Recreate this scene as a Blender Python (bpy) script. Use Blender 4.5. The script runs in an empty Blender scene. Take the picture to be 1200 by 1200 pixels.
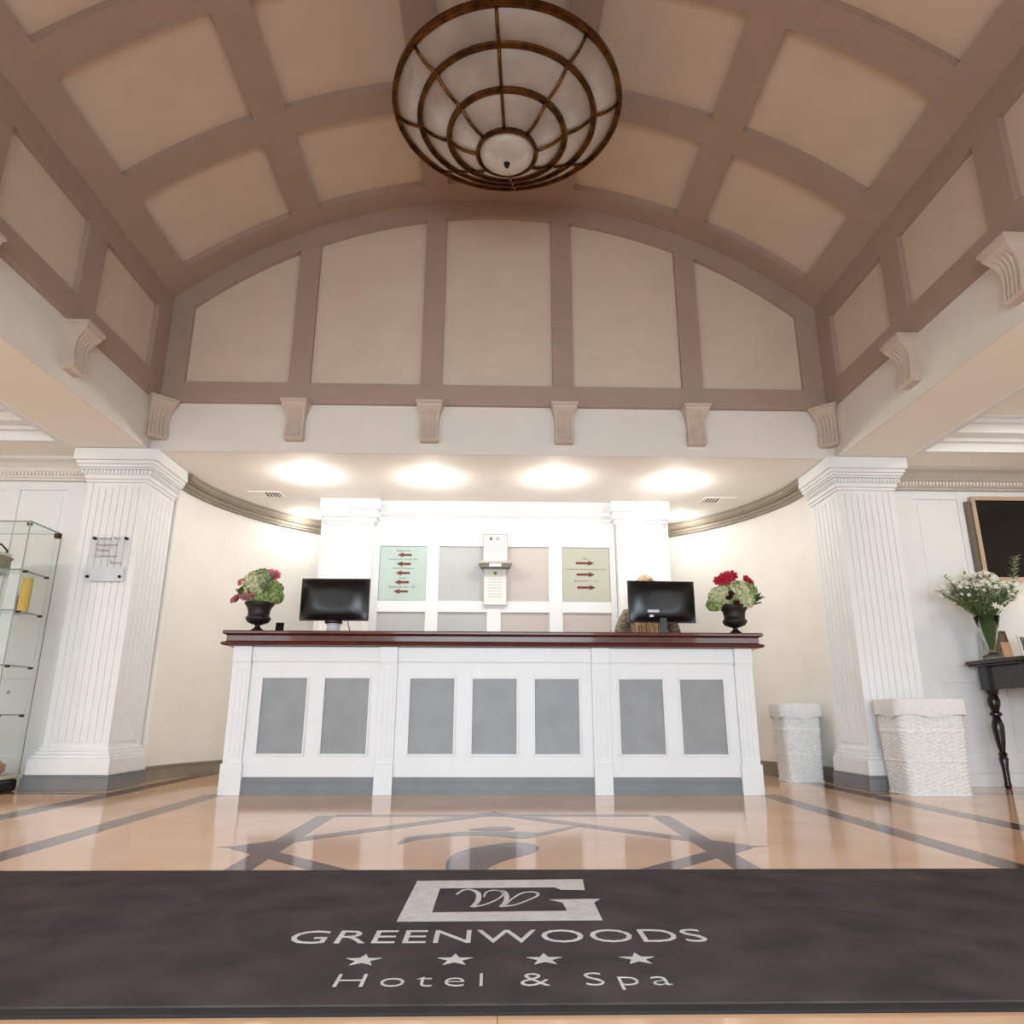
import bpy, bmesh, math, random
from mathutils import Vector, Matrix
random.seed(7)
PI = math.pi
C = bpy.context.scene.collection
SC = bpy.context.scene

# ------------------------------------------------------------------ camera
cd = bpy.data.cameras.new('camera'); cam = bpy.data.objects.new('camera', cd); C.objects.link(cam)
cd.sensor_width = 36; cd.sensor_fit = 'HORIZONTAL'; cd.lens = 36*839.1/1200
cd.clip_start = .05; cd.clip_end = 100
yaw, pitch, roll = .0256, .276, .0029
f = Vector((math.sin(yaw)*math.cos(pitch), math.cos(yaw)*math.cos(pitch), math.sin(pitch)))
r0 = Vector((math.cos(yaw), -math.sin(yaw), 0)); u0 = r0.cross(f)
r = r0*math.cos(roll)+u0*math.sin(roll); u = u0*math.cos(roll)-r0*math.sin(roll)
M = Matrix((r, u, -f)).transposed().to_4x4(); M.translation = Vector((-.0145, 0, .5371))
cam.matrix_world = M
SC.camera = cam
# ------------------------------------------------------------------ world, exposure
w = bpy.data.worlds.new('world'); SC.world = w; w.use_nodes = True
w.node_tree.nodes['Background'].inputs[0].default_value = (.75, .87, 1, 1)
w.node_tree.nodes['Background'].inputs[1].default_value = 1.0
SC.view_settings.view_transform = 'Standard'; SC.view_settings.look = 'None'
SC.view_settings.gamma = 1; SC.view_settings.exposure = -.17; SC.view_settings.use_curve_mapping = False

# ------------------------------------------------------------------ lights
def area(name, loc, size, power, col, rot=(0, 0, 0), shape='RECTANGLE', spread=PI):
    l = bpy.data.lights.new(name, 'AREA'); l.shape = shape; l.size = size[0]
    if shape in ('RECTANGLE', 'ELLIPSE'): l.size_y = size[1]
    l.energy = power; l.color = col; l.spread = spread
    o = bpy.data.objects.new(name, l); o.location = loc; o.rotation_euler = rot; C.objects.link(o); return o
DAY = (.80, .915, 1.0); WARM = (1.0, .84, .66); NEUT = (1.0, .94, .87)
area('entrance_daylight', (0, -2.05, 1.25), (3.4, 2.3), 185, DAY, (PI/2-.38, 0, 0), spread=2.25)
for s in (-1, 1):
    area('added_aisle_fill', (s*4.3, -2.05, 1.4), (1.6, 1.7), 52, DAY, (PI/2-.3, 0, 0), spread=2.4)  # added cool fill for the aisles, placed at invented side windows
DOWN = [(-1.70, 6.20), (-.60, 6.26), (.54, 6.22), (1.68, 6.31), (-2.05, 7.55), (2.03, 7.50)]
for x, y in DOWN:
    l = bpy.data.lights.new('downlight_lamp', 'POINT'); l.energy = 12.5 if y < 7 else 4; l.color = NEUT; l.shadow_soft_size = .045
    o = bpy.data.objects.new('downlight_lamp', l); o.location = (x, y, 2.54); C.objects.link(o)
    area('downlight_beam', (x, y, 2.60), (.11, .11), 4 if y < 7 else 2, NEUT, shape='DISK')
AISLE = [(-4.15, 4.0), (4.15, 4.62), (-4.15, 1.4), (4.15, 1.6), (-4.15, -.6), (4.15, -.6)]
for x, y in AISLE:
    area('aisle_lamp', (x, y, 2.80), (.36, .36), 20 if x < 0 else 9, WARM, shape='DISK')

# ------------------------------------------------------------------ materials
def lin(c): return tuple(((v/255)/12.92 if v/255 <= .04045 else ((v/255+.055)/1.055)**2.4) for v in c)
MATS = {}
def mat(name, rgb, rough=.5, metal=0, spec=.5, var=.06, scale=6, bump=0, bscale=60, coat=0, trans=0, ior=1.45,
        emit=None, estr=0, rgb2=None, stretch=None, alpha=1):
    m = bpy.data.materials.new(name); m.use_nodes = True; nt = m.node_tree; b = nt.nodes['Principled BSDF']
    c = lin(rgb); c2 = lin(rgb2) if rgb2 else tuple(max(0, v*(1-var*2)) for v in c)
    tc = nt.nodes.new('ShaderNodeTexCoord'); src = tc.outputs['Object']
    if stretch:
        mp = nt.nodes.new('ShaderNodeMapping'); mp.inputs['Scale'].default_value = stretch
        nt.links.new(src, mp.inputs[0]); src = mp.outputs[0]
    n = nt.nodes.new('ShaderNodeTexNoise'); n.inputs['Scale'].default_value = scale; n.inputs['Detail'].default_value = 4
    nt.links.new(src, n.inputs['Vector'])
    mx = nt.nodes.new('ShaderNodeMix'); mx.data_type = 'RGBA'
    mx.inputs['A'].default_value = (*c, 1); mx.inputs['B'].default_value = (*c2, 1)
    rp = nt.nodes.new('ShaderNodeValToRGB'); rp.color_ramp.elements[0].position = .35; rp.color_ramp.elements[1].position = .68
    nt.links.new(n.outputs['Fac'], rp.inputs[0]); nt.links.new(rp.outputs[0], mx.inputs['Factor'])
    nt.links.new(mx.outputs['Result'], b.inputs['Base Color'])
    b.inputs['Roughness'].default_value = rough; b.inputs['Metallic'].default_value = metal
    b.inputs['Specular IOR Level'].default_value = spec; b.inputs['Coat Weight'].default_value = coat
    b.inputs['Coat Roughness'].default_value = .05
    b.inputs['Transmission Weight'].default_value = trans; b.inputs['IOR'].default_value = ior
    b.inputs['Alpha'].default_value = alpha
    if emit:
        b.inputs['Emission Color'].default_value = (*lin(emit), 1); b.inputs['Emission Strength'].default_value = estr
    if bump:
        n2 = nt.nodes.new('ShaderNodeTexNoise'); n2.inputs['Scale'].default_value = bscale; n2.inputs['Detail'].default_value = 3
        nt.links.new(src, n2.inputs['Vector'])
        bp = nt.nodes.new('ShaderNodeBump'); bp.inputs['Strength'].default_value = bump; bp.inputs['Distance'].default_value = .01
        nt.links.new(n2.outputs['Fac'], bp.inputs['Height']); nt.links.new(bp.outputs[0], b.inputs['Normal'])
    MATS[name] = m; return m
mat('cream_plaster', (217, 200, 183), .7, var=.03, scale=3, bump=.05)
mat('wall_cream', (232, 227, 220), .7, var=.02, scale=3, bump=.04)
mat('taupe_paint', (174, 153, 140), .5, var=.03, scale=4, bump=.03)
mat('corbel_paint', (208, 192, 178), .5, var=.04, scale=14)
mat('white_paint', (237, 239, 240), .45, var=.015, scale=5, bump=.02)
mat('counter_white', (232, 234, 236), .4, var=.015, scale=5, bump=.02)
mat('alcove_wall', (241, 238, 231), .6, var=.02, scale=3)
mat('ceiling_white', (248, 244, 237), .75, var=.015, scale=3)
mat('grey_panel', (150, 153, 156), .45, var=.06, scale=5, bump=.04, bscale=20)
mat('grey_skirting', (128, 131, 134), .4, var=.05, scale=7)
mat('cornice_grey', (150, 140, 124), .5, var=.05, scale=7)
mat('mahogany', (96, 42, 32), .3, spec=.4, var=.25, scale=5, stretch=(1, 8, 8), coat=.3)
mat('mahogany_dark', (58, 20, 18), .25, var=.2, scale=5, coat=.5)
mat('black_wood', (30, 18, 17), .25, var=.2, scale=6, coat=.4)
mat('floor_stone', (220, 182, 148), .09, spec=.34, rgb2=(210, 164, 124), scale=1.6, bump=.003, bscale=8)
mat('floor_brown', (106, 72, 58), .10, spec=.28, rgb2=(88, 58, 46), scale=6)
mat('floor_grey', (100, 90, 88), .10, spec=.3, rgb2=(128, 118, 116), scale=6)
mat('grout', (120, 90, 66), .5)
mat('mat_pile', (66, 60, 61), .95, spec=.1, rgb2=(84, 76, 76), scale=5, bump=.5, bscale=420)
mat('mat_edge', (28, 25, 26), .8)
mat('mat_print', (212, 209, 207), .95, spec=.1, rgb2=(198, 194, 192), scale=40, bump=.4, bscale=420)
mat('brass', (120, 78, 34), .3, metal=.9, rgb2=(58, 36, 20), scale=14)
mat('frosted_glass', (196, 186, 178), .35, rgb2=(168, 156, 148), scale=4, trans=.35, bump=.1, bscale=25)
mat('dome_glass', (205, 196, 186), .3, var=.05, trans=.2)
mat('dark_metal', (35, 28, 24), .4, metal=.6)
mat('monitor_black', (22, 21, 21), .28, spec=.5, var=.15)
mat('monitor_white', (205, 205, 208), .4)
mat('silver', (190, 190, 192), .25, metal=.9)
mat('sticker', (225, 225, 225), .5)
mat('urn_iron', (40, 33, 31), .5, var=.25, scale=30, bump=.2)
mat('hydrangea', (150, 168, 96), .7, rgb2=(236, 234, 204), scale=46)
mat('hydrangea_green', (96, 124, 54), .7, rgb2=(186, 200, 136), scale=46)
mat('leaf', (62, 88, 44), .5, rgb2=(96, 122, 62), scale=20)
mat('vase_leaf', (128, 152, 96), .5, rgb2=(172, 186, 144), scale=20)
mat('pale_leaf', (150, 160, 130), .6, rgb2=(120, 138, 100), scale=20)
mat('peony_red', (176, 24, 48), .6, rgb2=(214, 60, 84), scale=40)
mat('peony_pink', (216, 92, 120), .6, rgb2=(232, 150, 166), scale=40)
mat('dusky_pink', (150, 74, 92), .6, rgb2=(206, 138, 150), scale=40)
mat('white_petal', (240, 240, 232), .6, rgb2=(222, 224, 208), scale=40)
mat('dark_berry', (74, 22, 30), .5)
mat('stem', (84, 104, 54), .6)
mat('sign_teal', (186, 205, 198), .15, spec=.6, var=.02, coat=.4)
mat('sign_sage', (188, 191, 176), .15, spec=.6, var=.02, coat=.4)
mat('panel_cool', (184, 187, 186), .5, var=.02)
mat('panel_warm', (194, 186, 180), .5, var=.02)
mat('arrow_brown', (112, 44, 28), .5)
mat('text_grey', (92, 102, 94), .6)
mat('text_brown', (150, 122, 108), .6)
mat('paper', (238, 236, 232), .7, var=.01)
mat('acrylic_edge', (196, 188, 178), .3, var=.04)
mat('acrylic', (252, 253, 253), .0, trans=1, ior=1.08, var=0)
mat('glass', (248, 252, 250), .0, trans=1, ior=1.15, var=0)
mat('vase_glass', (240, 248, 243), .02, trans=1, ior=1.18, var=0)
mat('glass_edge', (176, 188, 184), .2, trans=.3)
mat('gold_green', (150, 140, 40), .5)
mat('pink_ink', (226, 150, 150), .6)
mat('wicker', (241, 243, 245), .6, rgb2=(224, 224, 224), scale=60, bump=.1)
mat('linen', (234, 235, 236), .8, var=.03, scale=30, bump=.1, bscale=200)
mat('screen_black', (14, 12, 12), .2, var=.1)
mat('frame_wood', (196, 172, 148), .4, var=.06)
mat('frame_grey', (120, 112, 98), .4, metal=.3)
mat('photo_grey', (150, 150, 148), .5, rgb2=(40, 40, 40), scale=30)
mat('photo_brown', (110, 96, 80), .4, rgb2=(60, 50, 44), scale=22)
mat('leaflet_tan', (205, 160, 128), .5, var=.1)
mat('lamp_shade', (240, 225, 200), .8, emit=(255, 214, 160), estr=2.2)
mat('light_lens', (255, 255, 255), .5, emit=(255, 246, 232), estr=9)
mat('plinth_black', (20, 20, 20), .3)
mat('deck_cream', (206, 192, 172), .4)
mat('yellow_card', (226, 184, 70), .4, rgb2=(238, 204, 110), scale=3)
mat('pink_card', (232, 206, 196), .5)
mat('pink_clay', (206, 150, 124), .5, var=.1)
mat('white_panel', (236, 241, 243), .4)
mat('hamper', (176, 164, 144), .7, var=.15, scale=40)
mat('handle_black', (24, 18, 14), .4)
mat('skin', (226, 176, 150), .5, var=.04, scale=10)
mat('hair', (120, 82, 56), .45, rgb2=(240, 208, 168), scale=26, stretch=(3, 3, .25))
mat('cardigan', (164, 150, 128), .85, rgb2=(72, 64, 54), scale=34, stretch=(1, 1, 2.4))
mat('trousers', (36, 36, 42), .8)
mat('shoe', (20, 18, 18), .4)
mat('eye_white', (240, 240, 238), .3); mat('eye_dark', (50, 34, 24), .2); mat('lip', (186, 96, 92), .4)
mat('vent_dark', (40, 36, 32), .7)

# ------------------------------------------------------------------ mesh helpers
class MB:
    def __init__(s): s.v = []; s.f = []
    def add(s, vs, fs):
        n = len(s.v); s.v += [tuple(p) for p in vs]; s.f += [tuple(i+n for i in q) for q in fs]; return s
    def box(s, x0, x1, y0, y1, z0, z1):
        vs = [(x0,y0,z0),(x1,y0,z0),(x1,y1,z0),(x0,y1,z0),(x0,y0,z1),(x1,y0,z1),(x1,y1,z1),(x0,y1,z1)]
        return s.add(vs, [(0,3,2,1),(4,5,6,7),(0,1,5,4),(1,2,6,5),(2,3,7,6),(3,0,4,7)])
    def prism(s, poly, h0, h1, ax='z'):
        # poly in two axes, extruded along the third
        def P(a, b, h): return {'z': (a, b, h), 'y': (a, h, b), 'x': (h, a, b)}[ax]
        n = len(poly)
        vs = [P(a, b, h0) for a, b in poly]+[P(a, b, h1) for a, b in poly]
        fs = [tuple(range(n))[::-1], tuple(range(n, 2*n))]+[(i, (i+1) % n, n+(i+1) % n, n+i) for i in range(n)]
        return s.add(vs, fs)
    def lathe(s, prof, seg=24, o=(0, 0, 0), cap=True):
        n0 = len(s.v); m = len(prof)
        for i in range(seg):
            a = 2*PI*i/seg
            for rr, z in prof: s.v.append((o[0]+rr*math.cos(a), o[1]+rr*math.sin(a), o[2]+z))
        for i in range(seg):
            j = (i+1) % seg
            for k in range(m-1): s.f.append((n0+i*m+k, n0+j*m+k, n0+j*m+k+1, n0+i*m+k+1))
        if cap:
            s.f.append(tuple(n0+i*m for i in range(seg))[::-1]); s.f.append(tuple(n0+i*m+m-1 for i in range(seg)))
        return s
    def tube(s, pts, rad, seg=8):
        pts = [Vector(p) for p in pts]; n = len(pts); n0 = len(s.v)
        rs = rad if isinstance(rad, (list, tuple)) else [rad]*n
        up = None
        for i, p in enumerate(pts):
            t = (pts[min(i+1, n-1)]-pts[max(i-1, 0)]).normalized()
            if up is None:
                up = t.orthogonal().normalized()
            up = (up-t*up.dot(t)).normalized(); sd = t.cross(up)
            for k in range(seg):
                a = 2*PI*k/seg; s.v.append(tuple(p+(up*math.cos(a)+sd*math.sin(a))*rs[i]))
        for i in range(n-1):
            for k in range(seg):
                l = (k+1) % seg; s.f.append((n0+i*seg+k, n0+i*seg+l, n0+(i+1)*seg+l, n0+(i+1)*seg+k))
        s.f.append(tuple(n0+k for k in range(seg))[::-1]); s.f.append(tuple(n0+(n-1)*seg+k for k in range(seg)))
        return s
    def ball(s, c, rx, ry=None, rz=None, seg=14, rings=9, fn=None):
        ry = ry or rx; rz = rz or rx; n0 = len(s.v)
        for i in range(rings+1):
            th = PI*i/rings
            for k in range(seg):
                a = 2*PI*k/seg; d = Vector((math.sin(th)*math.cos(a), math.sin(th)*math.sin(a), math.cos(th)))
                q = fn(d) if fn else 1
                s.v.append((c[0]+d.x*rx*q, c[1]+d.y*ry*q, c[2]+d.z*rz*q))
        for i in range(rings):
            for k in range(seg):
                l = (k+1) % seg; s.f.append((n0+i*seg+k, n0+(i+1)*seg+k, n0+(i+1)*seg+l, n0+i*seg+l))
        return s
    def grid(s, fn, nu, nv, closed=False):
        n0 = len(s.v); m = nv+1
        for i in range(nu if closed else nu+1):
            for j in range(m): s.v.append(tuple(fn(i/nu, j/nv)))
        N = nu if closed else nu+1
        for i in range(nu):
            a = i; b = (i+1) % N
            for j in range(nv): s.f.append((n0+a*m+j, n0+b*m+j, n0+b*m+j+1, n0+a*m+j+1))
        return s
    def mesh(s, name, material, smooth=False):
        me = bpy.data.meshes.new(name); me.from_pydata(s.v, [], s.f); me.validate(); 
        bm = bmesh.new(); bm.from_mesh(me)
        bmesh.ops.remove_doubles(bm, verts=bm.verts, dist=1e-6)
        bmesh.ops.recalc_face_normals(bm, faces=bm.faces); bm.to_mesh(me); bm.free()
        me.materials.append(MATS[material])
        if smooth:
            for p in me.polygons: p.use_smooth = True
        return me
def obj(name, mb, material, parent=None, smooth=False, bevel=0, loc=None, kind=None, label=None, rotz=0, auto=False):
    me = mb.mesh(name, material, smooth) if isinstance(mb, MB) else mb
    o = bpy.data.objects.new(name, me); C.objects.link(o)
    if parent: o.parent = parent
    if loc: o.location = loc
    if rotz: o.rotation_euler = (0, 0, rotz)
    if bevel:
        b = o.modifiers.new('bevel', 'BEVEL'); b.width = bevel; b.segments = 2; b.limit_method = 'ANGLE'; b.angle_limit = .6
    if auto:
        for p in me.polygons: p.use_smooth = True
        try: me.set_sharp_from_angle(angle=math.radians(38))
        except Exception: pass
    if kind: o['kind'] = kind
    if label: o['label'] = label
    return o
def tag(o, label, cat, group=None):
    o['label'] = label; o['category'] = cat
    if group: o['group'] = group
    return o
def thing(name, label, cat, loc=(0, 0, 0), rotz=0, group=None):
    o = bpy.data.objects.new(name, None); o.empty_display_size = .1; C.objects.link(o)
    o.location = loc; o.rotation_euler = (0, 0, rotz); return tag(o, label, cat, group)
def copy_tree(o, parent=None):
    c = o.copy(); C.objects.link(c)
    if parent: c.parent = parent
    for ch in list(o.children): copy_tree(ch, c)
    return c
def struct(name, mb, material, **k): return obj(name, mb, material, kind='structure', **k)
def frame_mb(mb, x0, x1, z0, z1, t, y0, y1):   # rectangular frame in the xz plane
    mb.box(x0, x1, y0, y1, z1-t, z1); mb.box(x0, x1, y0, y1, z0, z0+t)
    mb.box(x0, x0+t, y0, y1, z0+t, z1-t); mb.box(x1-t, x1, y0, y1, z0+t, z1-t); return mb
def text_mesh(s, width, height, depth, material, spacing=1.0, off=0):
    cu = bpy.data.curves.new('lettering', 'FONT'); cu.body = s; cu.space_character = spacing; cu.extrude = .01; cu.offset = off
    cu.resolution_u = 3
    o = bpy.data.objects.new('lettering', cu); C.objects.link(o)
    dg = bpy.context.evaluated_depsgraph_get(); me = bpy.data.meshes.new_from_object(o.evaluated_get(dg))
    bpy.data.objects.remove(o)
    xs = [v.co.x for v in me.vertices]; ys = [v.co.y for v in me.vertices]
    x0, x1, y0, y1 = min(xs), max(xs), min(ys), max(ys)
    for v in me.vertices:
        v.co.x = ((v.co.x-x0)/(x1-x0)-.5)*width; v.co.y = (v.co.y-y0)/(y1-y0)*height; v.co.z = depth if v.co.z > 0 else 0
    me.materials.clear(); me.materials.append(MATS[material]); me.name = 'lettering'; return me

# ================================================================== dimensions
W = 2.87; YG = 5.64; ZF = 2.63; RV = 4.25; ZC = .86; YE = -2.2; XO = 5.6
def zv(x, R=RV): return ZC+math.sqrt(R*R-x*x)

# ================================================================== floor
fl = struct('floor', MB().box(-XO-.1, XO+.1, YE-.1, 8.75, -.06, -.008), 'grout')
SX = [-5.6, -4.3, -2.72, -2.57, -1.99, -1.86, 0, 1.86, 1.99, 2.57, 2.72, 4.3, 5.6]
SY = [-2.2, .0, 1.7, 3.34, 5.38, 5.47, 7.0, 8.7]
for i in range(len(SX)-1):
    xa, xb = SX[i], SX[i+1]; strip = round(xb-xa, 2) < .2
    for j in range(len(SY)-1):
        ya, yb = SY[j], SY[j+1]; cross = round(yb-ya, 2) < .2
        if cross and (abs(xa+xb)/2 < 2.5): ya = 5.38
        g = .0007
        if strip and not (yb > 5.4 and abs(xa+xb)/2 < 2.5): nm, mt = 'inlay_strip', 'floor_brown'
        elif cross and abs(xa+xb)/2 > 2.5: nm, mt = 'inlay_strip', 'floor_brown'
        else: nm, mt = 'slab', 'floor_stone'
        if yb <= ya: continue
        obj(nm, MB().box(xa+g, xb-g, ya+g, yb-g, -.008, 0), mt, fl)
def strip2d(a, b, wd):
    a = Vector(a); b = Vector(b); d = (b-a).normalized(); n = Vector((-d.y, d.x))*wd/2
    return [tuple(a+n), tuple(b+n), tuple(b-n), tuple(a-n)][::-1]
cy0 = 3.30
T = .0004
def inlay(name, poly, z1, m='floor_brown'): return obj(name, MB().prism(poly, 0, z1), m, fl)
for s in (-1, 1):
    inlay('inlay_strip', [(s*.87, 2.32), (s*.97, 2.32), (s*.97, 4.27), (s*.87, 4.27)], T)
    inlay('inlay_strip', [(-.87, cy0+s*.975-.045), (.87, cy0+s*.975-.045), (.87, cy0+s*.975+.045), (-.87, cy0+s*.975+.045)], T)
D = 1.06
cor = [(0, cy0+D), (D, cy0), (0, cy0-D), (-D, cy0)]
for k in range(4):
    inlay('inlay_strip', strip2d(cor[k], cor[(k+1) % 4], .1), T*1.4)
for k in range(4):
    c = Vector(cor[k])-Vector((0, cy0)); d = c.normalized(); n = Vector((-d.y, d.x)); o_ = Vector((0, cy0))
    inlay('inlay_point', [tuple(o_+c*.9+n*.06), tuple(o_+c*.9-n*.06), tuple(o_+c*1.10)], T*1.8)
wing = [(-0.417, 3.334), (-0.419, 3.481), (-0.365, 3.587), (-0.236, 3.656), (-0.136, 3.713), (0.014, 3.712), (0.152, 3.696), (0.23, 3.652), (0.189, 3.542), (0.121, 3.49), (0.013, 3.57), (-0.132, 3.599), (-0.251, 3.545), (-0.353, 3.468), (-0.396, 3.381)]
crest = [(-0.138, 3.773), (-0.033, 3.85), (0.075, 3.865), (0.109, 3.802), (0.061, 3.726), (-0.079, 3.742)]
tail = [(0.2, 3.653), (0.265, 3.73), (0.377, 3.863), (0.507, 3.962), (0.4, 3.837), (0.286, 3.681), (0.2, 3.569)]
body = [(-0.019, 3.342), (0.065, 3.402), (0.149, 3.389), (0.195, 3.293), (0.172, 3.183), (0.105, 3.09), (0.028, 2.984), (-0.027, 2.86), (-0.055, 2.7), (-0.15, 2.701), (-0.181, 2.862), (-0.185, 3.015), (-0.156, 3.165), (-0.09, 3.273)]
def smooth_poly(p, n=2):
    for _ in range(n):
        q = []
        for i in range(len(p)):
            a, b = Vector(p[i]), Vector(p[(i+1) % len(p)]); q += [tuple(a*.75+b*.25), tuple(a*.25+b*.75)]
        p = q
    return p
for k_, (nm, p, m) in enumerate((('emblem_wing', wing, 'floor_grey'), ('emblem_crest', crest, 'floor_brown'), ('emblem_tail', tail, 'floor_grey'), ('emblem_body', body, 'floor_grey'))):
    inlay(nm, smooth_poly(p)[::-1], T*(2.2+.3*k_), m)
inlay('emblem_body', smooth_poly([(x*.72-.02, 2.7+(y-2.7)*.84) for x, y in body])[::-1], T*3.6, 'floor_brown')

# ================================================================== vaulted ceiling
def arcband(mb, x0, x1, Ra, Rb, y0, y1, n):     # curved slab between radii
    def f1(u, v):
        x = x0+(x1-x0)*u; return x
    th0 = math.asin(x0/RV); th1 = math.asin(x1/RV)
    P = []
    for i in range(n+1):
        t = th0+(th1-th0)*i/n
        for R, y in ((Ra, y0), (Ra, y1), (Rb, y1), (Rb, y0)):
            P.append((R*math.sin(t), y, ZC+R*math.cos(t)))
    F = []
    for i in range(n):
        for k in range(4):
            l = (k+1) % 4; F.append((4*i+k, 4*i+l, 4*i+4+l, 4*i+4+k))
    F += [(0, 1, 2, 3), (4*n, 4*n+3, 4*n+2, 4*n+1)]
    return mb.add(P, F)
RIBS = [(YG-.28, YG)]
y = 4.415
while y > YE: RIBS.append((y-.113, y+.113)); y -= 1.06
ceil = struct('ceiling', arcband(MB(), -W-.06, W+.06, RV+.075, RV+.12, YE-.1, YG+.1, 40), 'cream_plaster')
XL = [(-2.88, -2.65), (-1.80, -1.57), (-.67, -.455), (.455, .67), (1.57, 1.80), (2.65, 2.88)]
for (a, b) in RIBS:
    obj('transverse_rib', arcband(MB(), -2.88, 2.88, RV, RV+.08, a, b, 40), 'taupe_paint', ceil, auto=True)
for k in range(len(RIBS)-1):
    ya, yb = RIBS[k+1][1], RIBS[k][0]
    for (a, b) in XL:
        obj('longitudinal_rib', arcband(MB(), a, b, RV+.0005, RV+.08, ya, yb, 4), 'taupe_paint', ceil, auto=True)
    for i in range(5):
        obj('panel', arcband(MB(), XL[i][1]-.004, XL[i+1][0]+.004, RV+.062, RV+.075, ya-.004, yb+.004, 9), 'cream_plaster', ceil, auto=True)

# ================================================================== gable wall over the reception
POSTS = [(-2.87, -2.65), (-1.775, -1.595), (-.655, -.475), (.475, .655), (1.595, 1.775), (2.65, 2.87)]
def archpoly(x0, x1, z0, R, n=10):
    return [(x0, z0), (x1, z0)]+[(x1+(x0-x1)*i/n, zv(x1+(x0-x1)*i/n, R)) for i in range(n+1)]
gb = struct('wall_gable', MB().prism(archpoly(-W, W, ZF+.04, RV+.05, 40), YG+.015, YG+.14, 'y'), 'cream_plaster')
obj('fascia', MB().box(-W, W, YG, YG+.02, ZF, 3.06), 'wall_cream', gb)
for i in range(5):
    obj('panel', MB().prism(archpoly(POSTS[i][1]-.01, POSTS[i+1][0]+.01, 3.24, 4.10, 12), YG-.002, YG+.02, 'y'), 'cream_plaster', gb)
for (a, b) in POSTS:
    zt = zv((a+b)/2, 4.12) if abs(a+b)/2 < 2.5 else zv(2.87, RV)-.02
    obj('post', MB().box(a, b, YG-.045, YG+.01, 3.245, zt), 'taupe_paint', gb, bevel=.003)
obj('tie_beam', MB().box(-W, W, YG-.0455, YG+.01, 3.06, 3.245), 'taupe_paint', gb, bevel=.003)
n = 40; P = []
for i in range(n+1):
    x = -W+2*W*i/n
    for R, yy in ((4.08, YG-.05), (RV+.01, YG-.05), (RV+.01, YG+.01), (4.08, YG+.01)):
        xx = x; P.append((xx, yy, zv(xx, R)))
F = [(4*i+k, 4*i+(k+1) % 4, 4*i+4+(k+1) % 4, 4*i+4+k) for i in range(n) for k in range(4)]+[(0, 1, 2, 3), (4*n+3, 4*n+2, 4*n+1, 4*n)]
obj('arch_beam', MB().add(P, F), 'taupe_paint', gb, auto=True)

# corbels -------------------------------------------------------------
def corbel_mesh(k=1.0):
    mb = MB()
    st = [(.000, .112, .150), (-.022, .112, .150), (-.026, .102, .138), (-.05, .100, .135), (-.075, .092, .112), (-.10, .084, .088),
          (-.13, .079, .074), (-.17, .076, .068), (-.22, .076, .070), (-.27, .077, .076), (-.31, .078, .082), (-.325, .078, .078), (-.338, .072, .06)]
    N = 36
    rows = []
    for z, hw, d in st:
        row = [(-hw, 0, z)]
        for j in range(N+1):
            x = -1+2*j/N; g = 0
            if -.315 < z < -.09 and abs(x) < .8:
                g = .013*max(0, math.sin((x/.8+1)*4*PI-PI/2)*.5+.5)
            row.append((x*hw, -(d-g), z))
        row.append((hw, 0, z)); rows.append(row)
    m = len(rows[0]); V = [tuple(c*k for c in p) for row in rows for p in row]; F = []
    for i in range(len(rows)-1):
        for j in range(m-1): F.append((i*m+j, i*m+j+1, (i+1)*m+j+1, (i+1)*m+j))
    F.append(tuple(range(m))); F.append(tuple((len(rows)-1)*m+j for j in range(m))[::-1])
    return mb.add(V, F).mesh('corbel', 'corbel_paint')
CM = corbel_mesh()
for (a, b) in POSTS[1:-1]:
    obj('corbel', CM, None, gb, loc=((a+b)/2, YG, 3.06))
obj('corbel', CM, None, gb, loc=(-W+.03, YG-.03, 3.06), rotz=PI/4)
obj('corbel', CM, None, gb, loc=(W-.03, YG-.03, 3.06), rotz=-PI/4)

# ================================================================== side walls of the nave
for s, nm in ((-1, 'wall_left'), (1, 'wall_right')):
    a, b = sorted((s*(W+.01), s*(W+.14)))
    wl = struct(nm, MB().box(a, b, YE, YG+.1, ZF+.04, 4.05), 'wall_cream')
    def bx(d0, d1, *r): 
        p, q = sorted((s*(W-d0), s*(W-d1))); return MB().box(p, q, *r)
    obj('fascia', bx(0, -.012, YE, YG, ZF, 3.06), 'wall_cream', wl)
    obj('bottom_beam', bx(.045, -.01, YE, YG, 3.06, 3.245), 'taupe_paint', wl, bevel=.003)
    obj('top_beam', bx(.045, -.01, YE, YG, 3.83, 4.03), 'taupe_paint', wl, bevel=.003)
    for k, (ya, yb) in enumerate(RIBS):
        obj('post', bx(.0445, -.01, ya, yb, 3.245, 3.83), 'taupe_paint', wl, bevel=.003)
        if k: obj('corbel', CM, None, wl, loc=(s*W, (ya+yb)/2, 3.06), rotz=-s*PI/2)
        if k < len(RIBS)-1:
            obj('panel', bx(.002, -.02, RIBS[k+1][1]-.01, ya+.01, 3.235, 3.84), 'cream_plaster', wl)

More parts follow.
